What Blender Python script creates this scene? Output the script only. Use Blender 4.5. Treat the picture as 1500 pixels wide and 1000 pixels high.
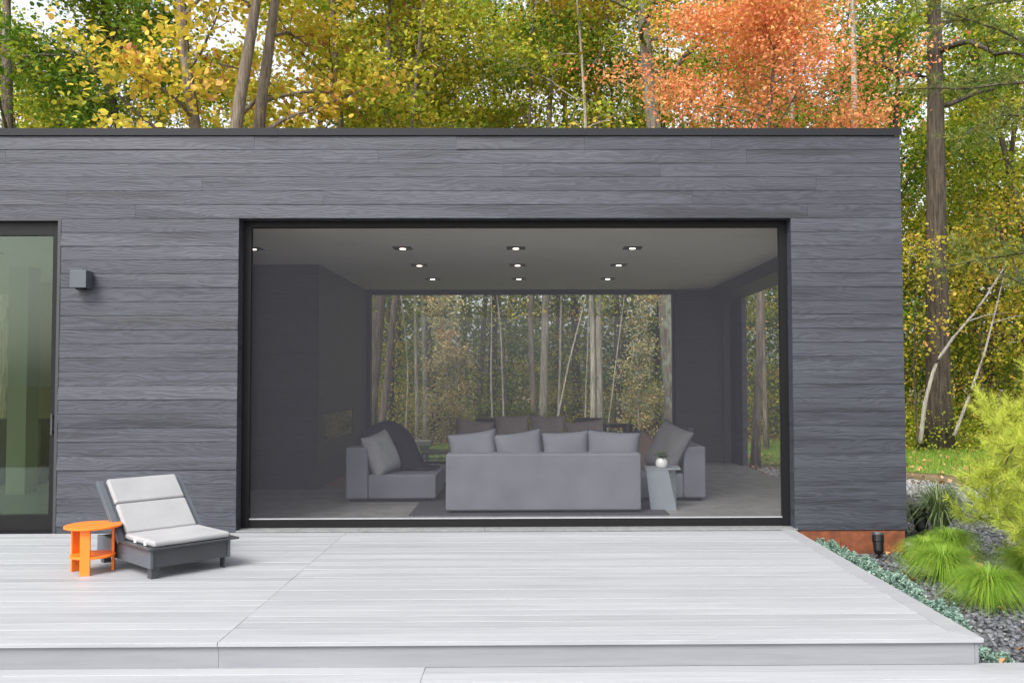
import bpy, math, random
import numpy as np
from math import radians, sin, cos, pi
from mathutils import Matrix, Vector

# ------------------------------------------------------------------ camera, sky, sun, exposure
scene = bpy.context.scene
col = scene.collection
for o in list(bpy.data.objects):
    bpy.data.objects.remove(o)

cd = bpy.data.cameras.new('camera')
cd.sensor_width = 36.0
cd.lens = 36.0 * 1324.0 / 1500.0
cd.shift_x = -37.0 / 1500.0
cd.clip_start = 0.05
cd.clip_end = 600.0
cam = bpy.data.objects.new('camera', cd)
col.objects.link(cam)
cam.matrix_world = (Matrix.Translation((0, -9.0, 1.52)) @ Matrix.Rotation(radians(-0.56), 4, 'Z')
                    @ Matrix.Rotation(radians(90 + 2.249), 4, 'X') @ Matrix.Rotation(radians(-0.155), 4, 'Z'))
scene.camera = cam

SUN_EL, SUN_AZ = radians(48), radians(-150)      # light from the open side in front of the house, a little from the left
world = bpy.data.worlds.new('World')
scene.world = world
world.use_nodes = True
wn, wl = world.node_tree.nodes, world.node_tree.links
sky = wn.new('ShaderNodeTexSky')
sky.sky_type = 'NISHITA'
sky.sun_disc = False
sky.sun_elevation = SUN_EL
sky.sun_rotation = SUN_AZ
sky.air_density = 1.0
sky.dust_density = 4.0
sky.ozone_density = 1.0
hs = wn.new('ShaderNodeHueSaturation')
hs.inputs['Saturation'].default_value = 0.22       # an overcast, nearly white sky
bg = wn['Background']
bg.inputs['Strength'].default_value = 0.15
wl.new(sky.outputs['Color'], hs.inputs['Color'])
wl.new(hs.outputs['Color'], bg.inputs['Color'])

sd = bpy.data.lights.new('sun', 'SUN')
sd.energy = 1.2
sd.angle = radians(25)
sd.color = (1.0, 0.96, 0.9)
sun = bpy.data.objects.new('sun', sd)
col.objects.link(sun)
sdir = Vector((sin(SUN_AZ) * cos(SUN_EL), cos(SUN_AZ) * cos(SUN_EL), sin(SUN_EL)))
sun.rotation_euler = sdir.to_track_quat('Z', 'Y').to_euler()

scene.view_settings.view_transform = 'Standard'
scene.view_settings.look = 'None'
scene.view_settings.exposure = 1.25
scene.view_settings.gamma = 1.0
scene.view_settings.use_curve_mapping = False
scene.cycles.max_bounces = 6
scene.cycles.diffuse_bounces = 4
scene.cycles.transparent_max_bounces = 16
scene.cycles.sample_clamp_indirect = 4.0

R = random.Random(7)
NR = np.random.default_rng(11)

# ------------------------------------------------------------------ node helpers
def new_mat(name):
    m = bpy.data.materials.new(name)
    m.use_nodes = True
    n, l = m.node_tree.nodes, m.node_tree.links
    return m, n, l, n['Principled BSDF']

def node(n, t, **kw):
    x = n.new(t)
    for k, v in kw.items():
        if k in x.inputs:
            x.inputs[k].default_value = v
        else:
            setattr(x, k, v)
    return x

def ramp(n, stops):
    r = n.new('ShaderNodeValToRGB')
    e = r.color_ramp.elements
    while len(e) < len(stops):
        e.new(0.5)
    for i, (p, c) in enumerate(stops):
        e[i].position = p
        e[i].color = (c[0], c[1], c[2], 1)
    return r

def coords(n, l, scale=(1, 1, 1), rand=40.0, kind='Object'):
    """object coordinates with an own offset for each object, scaled"""
    tc = n.new('ShaderNodeTexCoord')
    oi = n.new('ShaderNodeObjectInfo')
    mu = node(n, 'ShaderNodeMath', operation='MULTIPLY')
    mu.inputs[1].default_value = rand
    l.new(oi.outputs['Random'], mu.inputs[0])
    ad = node(n, 'ShaderNodeVectorMath', operation='ADD')
    l.new(tc.outputs[kind], ad.inputs[0])
    l.new(mu.outputs[0], ad.inputs[1])
    mp = n.new('ShaderNodeMapping')
    mp.inputs['Scale'].default_value = scale
    l.new(ad.outputs[0], mp.inputs['Vector'])
    return mp, oi

def bump(n, l, src, strength, dist, bsdf):
    b = n.new('ShaderNodeBump')
    b.inputs['Strength'].default_value = strength
    b.inputs['Distance'].default_value = dist
    l.new(src, b.inputs['Height'])
    l.new(b.outputs['Normal'], bsdf.inputs['Normal'])
    return b

def plain(name, c, rough=0.5, metal=0.0, noise=0.0, scale=20.0, stretch=(1, 1, 1), bumpd=0.0):
    m, n, l, b = new_mat(name)
    b.inputs['Roughness'].default_value = rough
    b.inputs['Metallic'].default_value = metal
    mp, oi = coords(n, l, stretch)
    t = node(n, 'ShaderNodeTexNoise', Scale=scale, Detail=4.0)
    l.new(mp.outputs[0], t.inputs['Vector'])
    lo = tuple(max(0, v * (1 - noise)) for v in c)
    hi = tuple(min(1, v * (1 + noise)) for v in c)
    r = ramp(n, [(0.3, lo), (0.7, hi)])
    l.new(t.outputs['Fac'], r.inputs['Fac'])
    l.new(r.outputs['Color'], b.inputs['Base Color'])
    if bumpd:
        bump(n, l, t.outputs['Fac'], 0.5, bumpd, b)
    return m

def siding_mat(name, dark, light, streak):
    """charred, wire-brushed boards: contour-like grain with relief, dark streaks, each board a tone of its own"""
    m, n, l, b = new_mat(name)
    mp, oi = coords(n, l, (1, 1, 1), 60.0)
    # slow warp that bends the grain into cathedrals
    m1 = n.new('ShaderNodeMapping'); m1.inputs['Scale'].default_value = (0.9, 1, 5.0)
    l.new(mp.outputs[0], m1.inputs['Vector'])
    warp = node(n, 'ShaderNodeTexNoise', Scale=1.3, Detail=3.0, Roughness=0.5)
    l.new(m1.outputs[0], warp.inputs['Vector'])
    sep = n.new('ShaderNodeSeparateXYZ')
    l.new(mp.outputs[0], sep.inputs[0])
    w1 = node(n, 'ShaderNodeMath', operation='MULTIPLY_ADD')
    l.new(warp.outputs['Fac'], w1.inputs[0]); w1.inputs[1].default_value = 0.36
    l.new(sep.outputs['Z'], w1.inputs[2])
    fr = node(n, 'ShaderNodeMath', operation='MULTIPLY')
    l.new(w1.outputs[0], fr.inputs[0]); fr.inputs[1].default_value = 200.0
    sn = node(n, 'ShaderNodeMath', operation='SINE')
    l.new(fr.outputs[0], sn.inputs[0])
    half = node(n, 'ShaderNodeMapRange')
    half.inputs['From Min'].default_value = -1; half.inputs['From Max'].default_value = 1
    l.new(sn.outputs[0], half.inputs['Value'])
    # fine fibres
    m2 = n.new('ShaderNodeMapping'); m2.inputs['Scale'].default_value = (3.0, 1, 150.0)
    l.new(mp.outputs[0], m2.inputs['Vector'])
    fib = node(n, 'ShaderNodeTexNoise', Scale=1.0, Detail=3.0, Roughness=0.6)
    l.new(m2.outputs[0], fib.inputs['Vector'])
    mix = node(n, 'ShaderNodeMath', operation='MULTIPLY_ADD')
    l.new(half.outputs[0], mix.inputs[0]); mix.inputs[1].default_value = 0.27
    fm = node(n, 'ShaderNodeMath', operation='MULTIPLY')
    l.new(fib.outputs['Fac'], fm.inputs[0]); fm.inputs[1].default_value = 0.74
    l.new(fm.outputs[0], mix.inputs[2])
    r = ramp(n, [(0.24, dark), (0.76, light)])
    l.new(mix.outputs[0], r.inputs['Fac'])
    # charred streaks, long and soft
    m3 = n.new('ShaderNodeMapping'); m3.inputs['Scale'].default_value = (0.55, 1, 9.0)
    l.new(mp.outputs[0], m3.inputs['Vector'])
    st = node(n, 'ShaderNodeTexNoise', Scale=1.0, Detail=3.0, Roughness=0.55)
    l.new(m3.outputs[0], st.inputs['Vector'])
    sr = ramp(n, [(0.33, (streak,) * 3), (0.47, (1, 1, 1))])
    l.new(st.outputs['Fac'], sr.inputs['Fac'])
    mc = node(n, 'ShaderNodeMix', data_type='RGBA', blend_type='MULTIPLY')
    mc.inputs[0].default_value = 1.0
    l.new(r.outputs['Color'], mc.inputs[6]); l.new(sr.outputs['Color'], mc.inputs[7])
    tone = node(n, 'ShaderNodeMapRange')
    tone.inputs['To Min'].default_value = 0.86; tone.inputs['To Max'].default_value = 1.12
    l.new(oi.outputs['Random'], tone.inputs['Value'])
    hv = n.new('ShaderNodeHueSaturation')
    l.new(tone.outputs[0], hv.inputs['Value'])
    l.new(mc.outputs[2], hv.inputs['Color'])
    l.new(hv.outputs['Color'], b.inputs['Base Color'])
    b.inputs['Roughness'].default_value = 0.52
    b.inputs['Specular IOR Level'].default_value = 0.45
    bump(n, l, mix.outputs[0], 0.7, 0.004, b)
    return m

def deck_mat(name, dark, light):
    m, n, l, b = new_mat(name)
    mp, oi = coords(n, l, (1, 1, 1), 80.0)
    m1 = n.new('ShaderNodeMapping'); m1.inputs['Scale'].default_value = (0.8, 14.0, 14.0)
    l.new(mp.outputs[0], m1.inputs['Vector'])
    a = node(n, 'ShaderNodeTexNoise', Scale=2.0, Detail=6.0, Roughness=0.62, Distortion=0.4)
    l.new(m1.outputs[0], a.inputs['Vector'])
    m2 = n.new('ShaderNodeMapping'); m2.inputs['Scale'].default_value = (0.7, 4.0, 4.0)
    l.new(mp.outputs[0], m2.inputs['Vector'])
    c = node(n, 'ShaderNodeTexNoise', Scale=1.1, Detail=3.0)
    l.new(m2.outputs[0], c.inputs['Vector'])
    s = node(n, 'ShaderNodeMath', operation='MULTIPLY_ADD')
    l.new(a.outputs['Fac'], s.inputs[0]); s.inputs[1].default_value = 0.6
    h = node(n, 'ShaderNodeMath', operation='MULTIPLY'); h.inputs[1].default_value = 0.4
    l.new(c.outputs['Fac'], h.inputs[0]); l.new(h.outputs[0], s.inputs[2])
    r = ramp(n, [(0.30, dark), (0.60, light)])
    l.new(s.outputs[0], r.inputs['Fac'])
    tone = node(n, 'ShaderNodeMapRange')
    tone.inputs['To Min'].default_value = 0.90; tone.inputs['To Max'].default_value = 1.05
    l.new(oi.outputs['Random'], tone.inputs['Value'])
    hv = n.new('ShaderNodeHueSaturation')
    l.new(tone.outputs[0], hv.inputs['Value']); l.new(r.outputs['Color'], hv.inputs['Color'])
    l.new(hv.outputs['Color'], b.inputs['Base Color'])
    b.inputs['Roughness'].default_value = 0.55
    bump(n, l, a.outputs['Fac'], 0.35, 0.002, b)
    return m

def leaf_mat(name, stops, trans=0.35):
    m, n, l, b = new_mat(name)
    at = n.new('ShaderNodeAttribute'); at.attribute_name = 'tint'
    r = ramp(n, stops)
    l.new(at.outputs['Fac'], r.inputs['Fac'])
    l.new(r.outputs['Color'], b.inputs['Base Color'])
    b.inputs['Roughness'].default_value = 0.55
    b.inputs['Specular IOR Level'].default_value = 0.3
    tr = n.new('ShaderNodeBsdfTranslucent')
    l.new(r.outputs['Color'], tr.inputs['Color'])
    mx = n.new('ShaderNodeMixShader')
    mx.inputs[0].default_value = trans
    l.new(b.outputs[0], mx.inputs[1]); l.new(tr.outputs[0], mx.inputs[2])
    l.new(mx.outputs[0], n['Material Output'].inputs['Surface'])
    return m

def bark_mat(name, lo, hi, lichen=None):
    m, n, l, b = new_mat(name)
    mp, oi = coords(n, l, (13, 13, 1.3))
    t = node(n, 'ShaderNodeTexNoise', Scale=1.6, Detail=7.0, Roughness=0.72, Distortion=0.3)
    l.new(mp.outputs[0], t.inputs['Vector'])
    r = ramp(n, [(0.40, lo), (0.62, hi)])
    l.new(t.outputs['Fac'], r.inputs['Fac'])
    out = r.outputs['Color']
    if lichen:
        mp2, _ = coords(n, l, (3, 3, 2))
        t2 = node(n, 'ShaderNodeTexNoise', Scale=1.5, Detail=5.0)
        l.new(mp2.outputs[0], t2.inputs['Vector'])
        r2 = ramp(n, [(0.50, (0, 0, 0)), (0.60, (1, 1, 1))])
        l.new(t2.outputs['Fac'], r2.inputs['Fac'])
        mx = node(n, 'ShaderNodeMix', data_type='RGBA')
        l.new(r2.outputs['Color'], mx.inputs[0]); l.new(out, mx.inputs[6])
        mx.inputs[7].default_value = (*lichen, 1)
        out = mx.outputs[2]
    l.new(out, b.inputs['Base Color'])
    b.inputs['Roughness'].default_value = 0.9
    bump(n, l, t.outputs['Fac'], 1.0, 0.06, b)
    return m

def fabric(name, c, scale=260.0):
    m, n, l, b = new_mat(name)
    mp, oi = coords(n, l)
    t = node(n, 'ShaderNodeTexNoise', Scale=scale, Detail=2.0)
    l.new(mp.outputs[0], t.inputs['Vector'])
    t2 = node(n, 'ShaderNodeTexNoise', Scale=3.0, Detail=3.0)
    l.new(mp.outputs[0], t2.inputs['Vector'])
    ad = node(n, 'ShaderNodeMath', operation='MULTIPLY_ADD')
    l.new(t.outputs['Fac'], ad.inputs[0]); ad.inputs[1].default_value = 0.6
    h = node(n, 'ShaderNodeMath', operation='MULTIPLY'); h.inputs[1].default_value = 0.4
    l.new(t2.outputs['Fac'], h.inputs[0]); l.new(h.outputs[0], ad.inputs[2])
    r = ramp(n, [(0.35, tuple(v * 0.82 for v in c)), (0.65, tuple(min(1, v * 1.15) for v in c))])
    l.new(ad.outputs[0], r.inputs['Fac'])
    l.new(r.outputs['Color'], b.inputs['Base Color'])
    b.inputs['Roughness'].default_value = 0.95
    b.inputs['Specular IOR Level'].default_value = 0.15
    bump(n, l, t.outputs['Fac'], 0.4, 0.002, b)
    return m

def glass_mat(name, tint, gloss_rough=0.0, ior=1.5):
    m, n, l, b = new_mat(name)
    n.remove(b)
    tr = n.new('ShaderNodeBsdfTransparent'); tr.inputs['Color'].default_value = (*tint, 1)
    gl = n.new('ShaderNodeBsdfGlossy'); gl.inputs['Roughness'].default_value = gloss_rough
    gl.inputs['Color'].default_value = (0.95, 1, 0.97, 1)
    fr = n.new('ShaderNodeFresnel'); fr.inputs['IOR'].default_value = ior
    mx = n.new('ShaderNodeMixShader')
    l.new(fr.outputs[0], mx.inputs[0]); l.new(tr.outputs[0], mx.inputs[1]); l.new(gl.outputs[0], mx.inputs[2])
    l.new(mx.outputs[0], n['Material Output'].inputs['Surface'])
    return m

def screen_mat(name, cover, c):
    """woven insect screen: fine threads cover a share of the area, faint uneven bands of the weave"""
    m, n, l, b = new_mat(name)
    tr = n.new('ShaderNodeBsdfTransparent')
    b.inputs['Base Color'].default_value = (*c, 1)
    b.inputs['Roughness'].default_value = 0.8
    b.inputs['Specular IOR Level'].default_value = 0.2
    mp, oi = coords(n, l, (0.5, 1, 40.0))
    t = node(n, 'ShaderNodeTexNoise', Scale=2.0, Detail=2.0)
    l.new(mp.outputs[0], t.inputs['Vector'])
    mr = node(n, 'ShaderNodeMapRange')
    mr.inputs['To Min'].default_value = cover - 0.025; mr.inputs['To Max'].default_value = cover + 0.025
    l.new(t.outputs['Fac'], mr.inputs['Value'])
    mx = n.new('ShaderNodeMixShader')
    l.new(mr.outputs[0], mx.inputs[0]); l.new(tr.outputs[0], mx.inputs[1]); l.new(b.outputs[0], mx.inputs[2])
    l.new(mx.outputs[0], n['Material Output'].inputs['Surface'])
    return m

M = {}
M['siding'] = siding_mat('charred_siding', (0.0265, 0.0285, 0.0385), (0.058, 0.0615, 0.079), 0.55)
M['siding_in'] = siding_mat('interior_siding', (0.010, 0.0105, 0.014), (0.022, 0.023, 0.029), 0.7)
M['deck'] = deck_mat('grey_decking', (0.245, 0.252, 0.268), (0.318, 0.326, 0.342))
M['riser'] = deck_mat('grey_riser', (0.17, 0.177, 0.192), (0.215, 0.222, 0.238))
M['border'] = deck_mat('grey_border_board', (0.235, 0.24, 0.256), (0.285, 0.291, 0.306))
M['fascia'] = plain('fascia_metal', (0.011, 0.012, 0.0155), 0.5, 0.0, 0.06, 3.0)
M['fascia'].node_tree.nodes['Principled BSDF'].inputs['Specular IOR Level'].default_value = 0.25
M['black'] = plain('black_aluminium', (0.0045, 0.0045, 0.0055), 0.5, 0, 0.1, 8.0)
M['black'].node_tree.nodes['Principled BSDF'].inputs['Specular IOR Level'].default_value = 0.25
M['frame_grey'] = plain('grey_trim', (0.030, 0.031, 0.036), 0.45, 0, 0.06, 8.0)
M['alu'] = plain('pale_aluminium', (0.34, 0.35, 0.37), 0.4, 0.2, 0.05, 12.0)
M['ceiling'] = plain('ceiling_paint', (0.80, 0.765, 0.69), 0.8, 0, 0.03, 2.0)
M['white_wall'] = plain('cream_wall', (0.62, 0.62, 0.52), 0.8, 0, 0.03, 2.0)
M['olive_wall'] = plain('olive_wall', (0.30, 0.28, 0.15), 0.8, 0, 0.06, 2.0)
M['pale_floor'] = plain('pale_floor', (0.60, 0.60, 0.56), 0.4, 0, 0.06, 3.0)
M['tile'] = plain('slate_floor_tile', (0.22, 0.218, 0.21), 0.5, 0, 0.22, 5.0, (1, 1, 1), 0.001)
M['sill'] = plain('stone_sill', (0.19, 0.20, 0.198), 0.55, 0, 0.16, 14.0)
M['concrete'] = plain('concrete', (0.33, 0.34, 0.33), 0.8, 0, 0.12, 6.0)
M['hearth'] = plain('warm_hearth_wood', (0.26, 0.16, 0.075), 0.5, 0, 0.25, 6.0, (1, 8, 1))
M['fabric'] = fabric('grey_upholstery', (0.19, 0.197, 0.225))
M['fabric_taupe'] = fabric('taupe_upholstery', (0.30, 0.255, 0.235))
M['fabric_brown'] = fabric('brown_cushion_cloth', (0.16, 0.115, 0.095))
M['fabric_pale'] = fabric('pale_knit', (0.28, 0.287, 0.30), 60.0)
M['fabric_grey'] = fabric('mid_grey_cloth', (0.18, 0.178, 0.185))
M['navy'] = fabric('dark_throw', (0.018, 0.02, 0.028), 120.0)
M['rug'] = fabric('dark_rug', (0.07, 0.07, 0.078), 90.0)
M['dark_metal'] = plain('charcoal_plate', (0.042, 0.044, 0.05), 0.36, 0, 0.08, 6.0)
M['lounge_side'] = plain('slate_plastic_board', (0.075, 0.085, 0.10), 0.42, 0, 0.06, 6.0)
M['cushion'] = fabric('light_grey_canvas', (0.29, 0.29, 0.297), 320.0)
M['cushion_under'] = fabric('cushion_underside', (0.24, 0.215, 0.22))
M['orange'] = plain('orange_plastic', (0.80, 0.175, 0.012), 0.40, 0, 0.03, 10.0)
M['blue_metal'] = plain('blue_grey_metal', (0.27, 0.305, 0.335), 0.4, 0, 0.05, 5.0)
M['ceramic'] = plain('white_ceramic', (0.7, 0.7, 0.69), 0.3, 0, 0.04, 20.0)
M['lamp_grey'] = plain('grey_lamp_metal', (0.060, 0.073, 0.085), 0.42, 0, 0.04, 10.0)
M['bark_dark'] = bark_mat('brown_bark', (0.035, 0.026, 0.019), (0.135, 0.105, 0.08))
M['bark_mid'] = bark_mat('grey_brown_bark', (0.10, 0.08, 0.06), (0.27, 0.22, 0.17))
M['bark_pale'] = bark_mat('pale_bark', (0.24, 0.22, 0.18), (0.50, 0.46, 0.39))
M['bark_lichen'] = bark_mat('lichen_bark', (0.10, 0.085, 0.065), (0.26, 0.225, 0.18), (0.25, 0.29, 0.22))

GOLD = [(0.0, (0.26, 0.29, 0.03)), (0.3, (0.56, 0.50, 0.05)), (0.65, (0.74, 0.56, 0.08)), (0.9, (0.75, 0.44, 0.12)), (1.0, (0.45, 0.20, 0.08))]
YGREEN = [(0.0, (0.12, 0.21, 0.02)), (0.4, (0.31, 0.37, 0.03)), (0.75, (0.54, 0.50, 0.05)), (1.0, (0.68, 0.48, 0.08))]
GREEN = [(0.0, (0.06, 0.14, 0.015)), (0.5, (0.16, 0.27, 0.024)), (0.85, (0.36, 0.40, 0.035)), (1.0, (0.60, 0.46, 0.06))]
ORANGE = [(0.0, (0.66, 0.44, 0.12)), (0.35, (0.82, 0.40, 0.15)), (0.75, (0.84, 0.32, 0.16)), (1.0, (0.74, 0.21, 0.12))]
PINE = [(0.0, (0.05, 0.10, 0.03)), (0.5, (0.15, 0.20, 0.05)), (1.0, (0.34, 0.31, 0.05))]
YPINE = [(0.0, (0.17, 0.25, 0.03)), (0.5, (0.42, 0.50, 0.06)), (1.0, (0.66, 0.66, 0.12))]
SAPL = [(0.0, (0.26, 0.34, 0.20)), (0.4, (0.50, 0.48, 0.24)), (0.75, (0.74, 0.58, 0.26)), (1.0, (0.72, 0.42, 0.14))]
M['gold'] = leaf_mat('gold_leaves', GOLD, 0.42)
M['ygreen'] = leaf_mat('yellow_green_leaves', YGREEN, 0.42)
M['green'] = leaf_mat('green_leaves', GREEN, 0.38)
M['orange_leaf'] = leaf_mat('orange_leaves', ORANGE, 0.40)
M['pine'] = leaf_mat('pine_needles', PINE, 0.2)
M['ypine'] = leaf_mat('yellow_pine_needles', YPINE, 0.3)
M['sapling_leaf'] = leaf_mat('sapling_leaves', SAPL, 0.35)
M['tuft'] = leaf_mat('bright_grass_blades', [(0, (0.09, 0.20, 0.02)), (0.5, (0.20, 0.36, 0.035)), (1, (0.40, 0.47, 0.07))], 0.3)
M['strap'] = leaf_mat('sedge_blades', [(0, (0.05, 0.10, 0.03)), (0.6, (0.14, 0.21, 0.08)), (1, (0.38, 0.40, 0.20))], 0.25)
M['lawn_blade'] = leaf_mat('lawn_blades', [(0, (0.08, 0.17, 0.02)), (0.6, (0.18, 0.30, 0.03)), (1, (0.34, 0.36, 0.06))], 0.3)
M['sedum'] = leaf_mat('blue_green_cover', [(0, (0.09, 0.17, 0.125)), (0.5, (0.20, 0.31, 0.25)), (1, (0.36, 0.46, 0.38))], 0.15)
M['litter'] = leaf_mat('fallen_leaves', [(0, (0.16, 0.07, 0.035)), (0.5, (0.42, 0.22, 0.09)), (1, (0.62, 0.42, 0.22))], 0.15)
M['slate'] = leaf_mat('dark_stones', [(0, (0.035, 0.037, 0.042)), (0.6, (0.12, 0.125, 0.135)), (1, (0.30, 0.30, 0.30))], 0.0)
M['pebble'] = leaf_mat('pale_stones', [(0, (0.16, 0.16, 0.15)), (0.6, (0.34, 0.34, 0.33)), (1, (0.52, 0.51, 0.48))], 0.0)

def corten_mat():
    m, n, l, b = new_mat('rusted_steel')
    mp, oi = coords(n, l)
    t = node(n, 'ShaderNodeTexNoise', Scale=9.0, Detail=8.0, Roughness=0.7)
    l.new(mp.outputs[0], t.inputs['Vector'])
    r = ramp(n, [(0.30, (0.075, 0.022, 0.010)), (0.52, (0.17, 0.050, 0.018)), (0.72, (0.27, 0.10, 0.034))])
    l.new(t.outputs['Fac'], r.inputs['Fac'])
    l.new(r.outputs['Color'], b.inputs['Base Color'])
    b.inputs['Roughness'].default_value = 0.8
    bump(n, l, t.outputs['Fac'], 0.3, 0.002, b)
    return m
M['corten'] = corten_mat()

def ground_mat(name, stops, scale):
    m, n, l, b = new_mat(name)
    tc = n.new('ShaderNodeTexCoord')
    t = node(n, 'ShaderNodeTexNoise', Scale=scale, Detail=8.0, Roughness=0.7)
    l.new(tc.outputs['Object'], t.inputs['Vector'])
    r = ramp(n, stops)
    l.new(t.outputs['Fac'], r.inputs['Fac'])
    l.new(r.outputs['Color'], b.inputs['Base Color'])
    b.inputs['Roughness'].default_value = 0.95
    bump(n, l, t.outputs['Fac'], 0.6, 0.03, b)
    return m
M['soil'] = ground_mat('forest_soil', [(0.3, (0.06, 0.045, 0.025)), (0.5, (0.13, 0.10, 0.05)), (0.7, (0.24, 0.17, 0.09))], 2.5)
M['turf'] = ground_mat('turf', [(0.3, (0.07, 0.13, 0.02)), (0.5, (0.14, 0.22, 0.03)), (0.66, (0.22, 0.26, 0.05)), (0.78, (0.34, 0.27, 0.12))], 1.1)
M['bed'] = ground_mat('dark_gravel_bed', [(0.3, (0.03, 0.03, 0.032)), (0.6, (0.10, 0.10, 0.10)), (0.75, (0.2, 0.19, 0.18))], 26.0)
M['path'] = ground_mat('pale_gravel_path', [(0.3, (0.14, 0.14, 0.13)), (0.6, (0.33, 0.33, 0.32)), (0.75, (0.45, 0.44, 0.42))], 22.0)

def emit_mat(name, c, s):
    m, n, l, b = new_mat(name)
    b.inputs['Base Color'].default_value = (*c, 1)
    b.inputs['Emission Color'].default_value = (*c, 1)
    b.inputs['Emission Strength'].default_value = s
    return m
M['lamp_on'] = emit_mat('lit_lens', (1.0, 0.84, 0.62), 5.0)
M['door_glass'] = glass_mat('green_door_glass', (0.57, 0.67, 0.58))
M['clear_glass'] = glass_mat('window_glass', (0.86, 0.88, 0.86))
M['fire_glass'] = glass_mat('firebox_glass', (0.8, 0.8, 0.77), 0.02, 2.3)
M['screen'] = screen_mat('insect_screen_weave', 0.34, (0.050, 0.050, 0.061))

# ------------------------------------------------------------------ mesh helpers
class MB:
    def __init__(s):
        s.v, s.f = [], []
    def box(s, x0, x1, y0, y1, z0, z1):
        b = len(s.v)
        s.v += [(x0, y0, z0), (x1, y0, z0), (x1, y1, z0), (x0, y1, z0), (x0, y0, z1), (x1, y0, z1), (x1, y1, z1), (x0, y1, z1)]
        s.f += [tuple(b + i for i in q) for q in ((0, 3, 2, 1), (4, 5, 6, 7), (0, 1, 5, 4), (1, 2, 6, 5), (2, 3, 7, 6), (3, 0, 4, 7))]
        return s
    def prism(s, pts, axis, a, b):
        """closed outline pts (two coordinates), swept along axis from a to b"""
        n, k = len(pts), len(s.v)
        for t in (a, b):
            for p, q in pts:
                s.v.append({'x': (t, p, q), 'y': (p, t, q), 'z': (p, q, t)}[axis])
        for i in range(n):
            j = (i + 1) % n
            s.f.append((k + i, k + j, k + n + j, k + n + i))
        s.f.append(tuple(k + i for i in reversed(range(n))))
        s.f.append(tuple(k + n + i for i in range(n)))
        return s
    def tube(s, pts, rad, n=8, cap=True):
        k = len(s.v)
        P = [Vector(p) for p in pts]
        for i, p in enumerate(P):
            d = (P[min(i + 1, len(P) - 1)] - P[max(i - 1, 0)]).normalized()
            u = d.orthogonal().normalized() if abs(d.z) < 0.9 else d.cross(Vector((0, 1, 0))).normalized()
            w = d.cross(u)
            r = rad[i] if hasattr(rad, '__len__') else rad
            for a in range(n):
                t = 2 * pi * a / n
                s.v.append(tuple(p + u * (r * cos(t)) + w * (r * sin(t))))
        for i in range(len(P) - 1):
            for a in range(n):
                b = (a + 1) % n
                s.f.append((k + i * n + a, k + i * n + b, k + (i + 1) * n + b, k + (i + 1) * n + a))
        if cap:
            s.f.append(tuple(k + a for a in reversed(range(n))))
            s.f.append(tuple(k + (len(P) - 1) * n + a for a in range(n)))
        return s
    def lathe(s, prof, c, n=24):
        k = len(s.v)
        for r, z in prof:
            for a in range(n):
                t = 2 * pi * a / n
                s.v.append((c[0] + r * cos(t), c[1] + r * sin(t), c[2] + z))
        for i in range(len(prof) - 1):
            for a in range(n):
                b = (a + 1) % n
                s.f.append((k + i * n + a, k + i * n + b, k + (i + 1) * n + b, k + (i + 1) * n + a))
        s.f.append(tuple(k + a for a in reversed(range(n))))
        s.f.append(tuple(k + (len(prof) - 1) * n + a for a in range(n)))
        return s
    def build(s, name, mat, parent=None, bevel=0.0, smooth=False, seg=2):
        me = bpy.data.meshes.new(name)
        me.from_pydata(s.v, [], s.f)
        me.update()
        import bmesh
        bm = bmesh.new(); bm.from_mesh(me)
        bmesh.ops.recalc_face_normals(bm, faces=bm.faces)
        bm.to_mesh(me); bm.free()
        if smooth:
            me.polygons.foreach_set('use_smooth', [True] * len(me.polygons))
        me.materials.append(mat)
        o = bpy.data.objects.new(name, me)
        col.objects.link(o)
        o.parent = parent
        if bevel:
            b = o.modifiers.new('bevel', 'BEVEL')
            b.width = bevel; b.segments = seg; b.limit_method = 'ANGLE'; b.angle_limit = radians(40)
            if seg > 2:
                me.polygons.foreach_set('use_smooth', [True] * len(me.polygons))
                w = o.modifiers.new('normals', 'WEIGHTED_NORMAL')
        return o

def tag(o, label=None, cat=None, group=None, kind=None):
    for k, v in (('label', label), ('category', cat), ('group', group), ('kind', kind)):
        if v:
            o[k] = v
    return o

def empty(name, loc=(0, 0, 0), rz=0.0):
    o = bpy.data.objects.new(name, None)
    o.empty_display_size = 0.2
    col.objects.link(o)
    o.location = loc
    o.rotation_euler = (0, 0, rz)
    return o

def copy_tree(o, parent=None):
    c = o.copy(); col.objects.link(c); c.parent = parent
    for ch in o.children:
        copy_tree(ch, c)
    return c

def box(name, x0, x1, y0, y1, z0, z1, mat, parent=None, bevel=0.0, seg=2):
    return MB().box(x0, x1, y0, y1, z0, z1).build(name, mat, parent, bevel, False, seg)

def sheet_y(name, x0, x1, y, z0, z1, mat, parent):
    m = MB()
    m.v = [(x0, y, z0), (x1, y, z0), (x1, y, z1), (x0, y, z1)]; m.f = [(0, 1, 2, 3)]
    return m.build(name, mat, parent)

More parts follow.
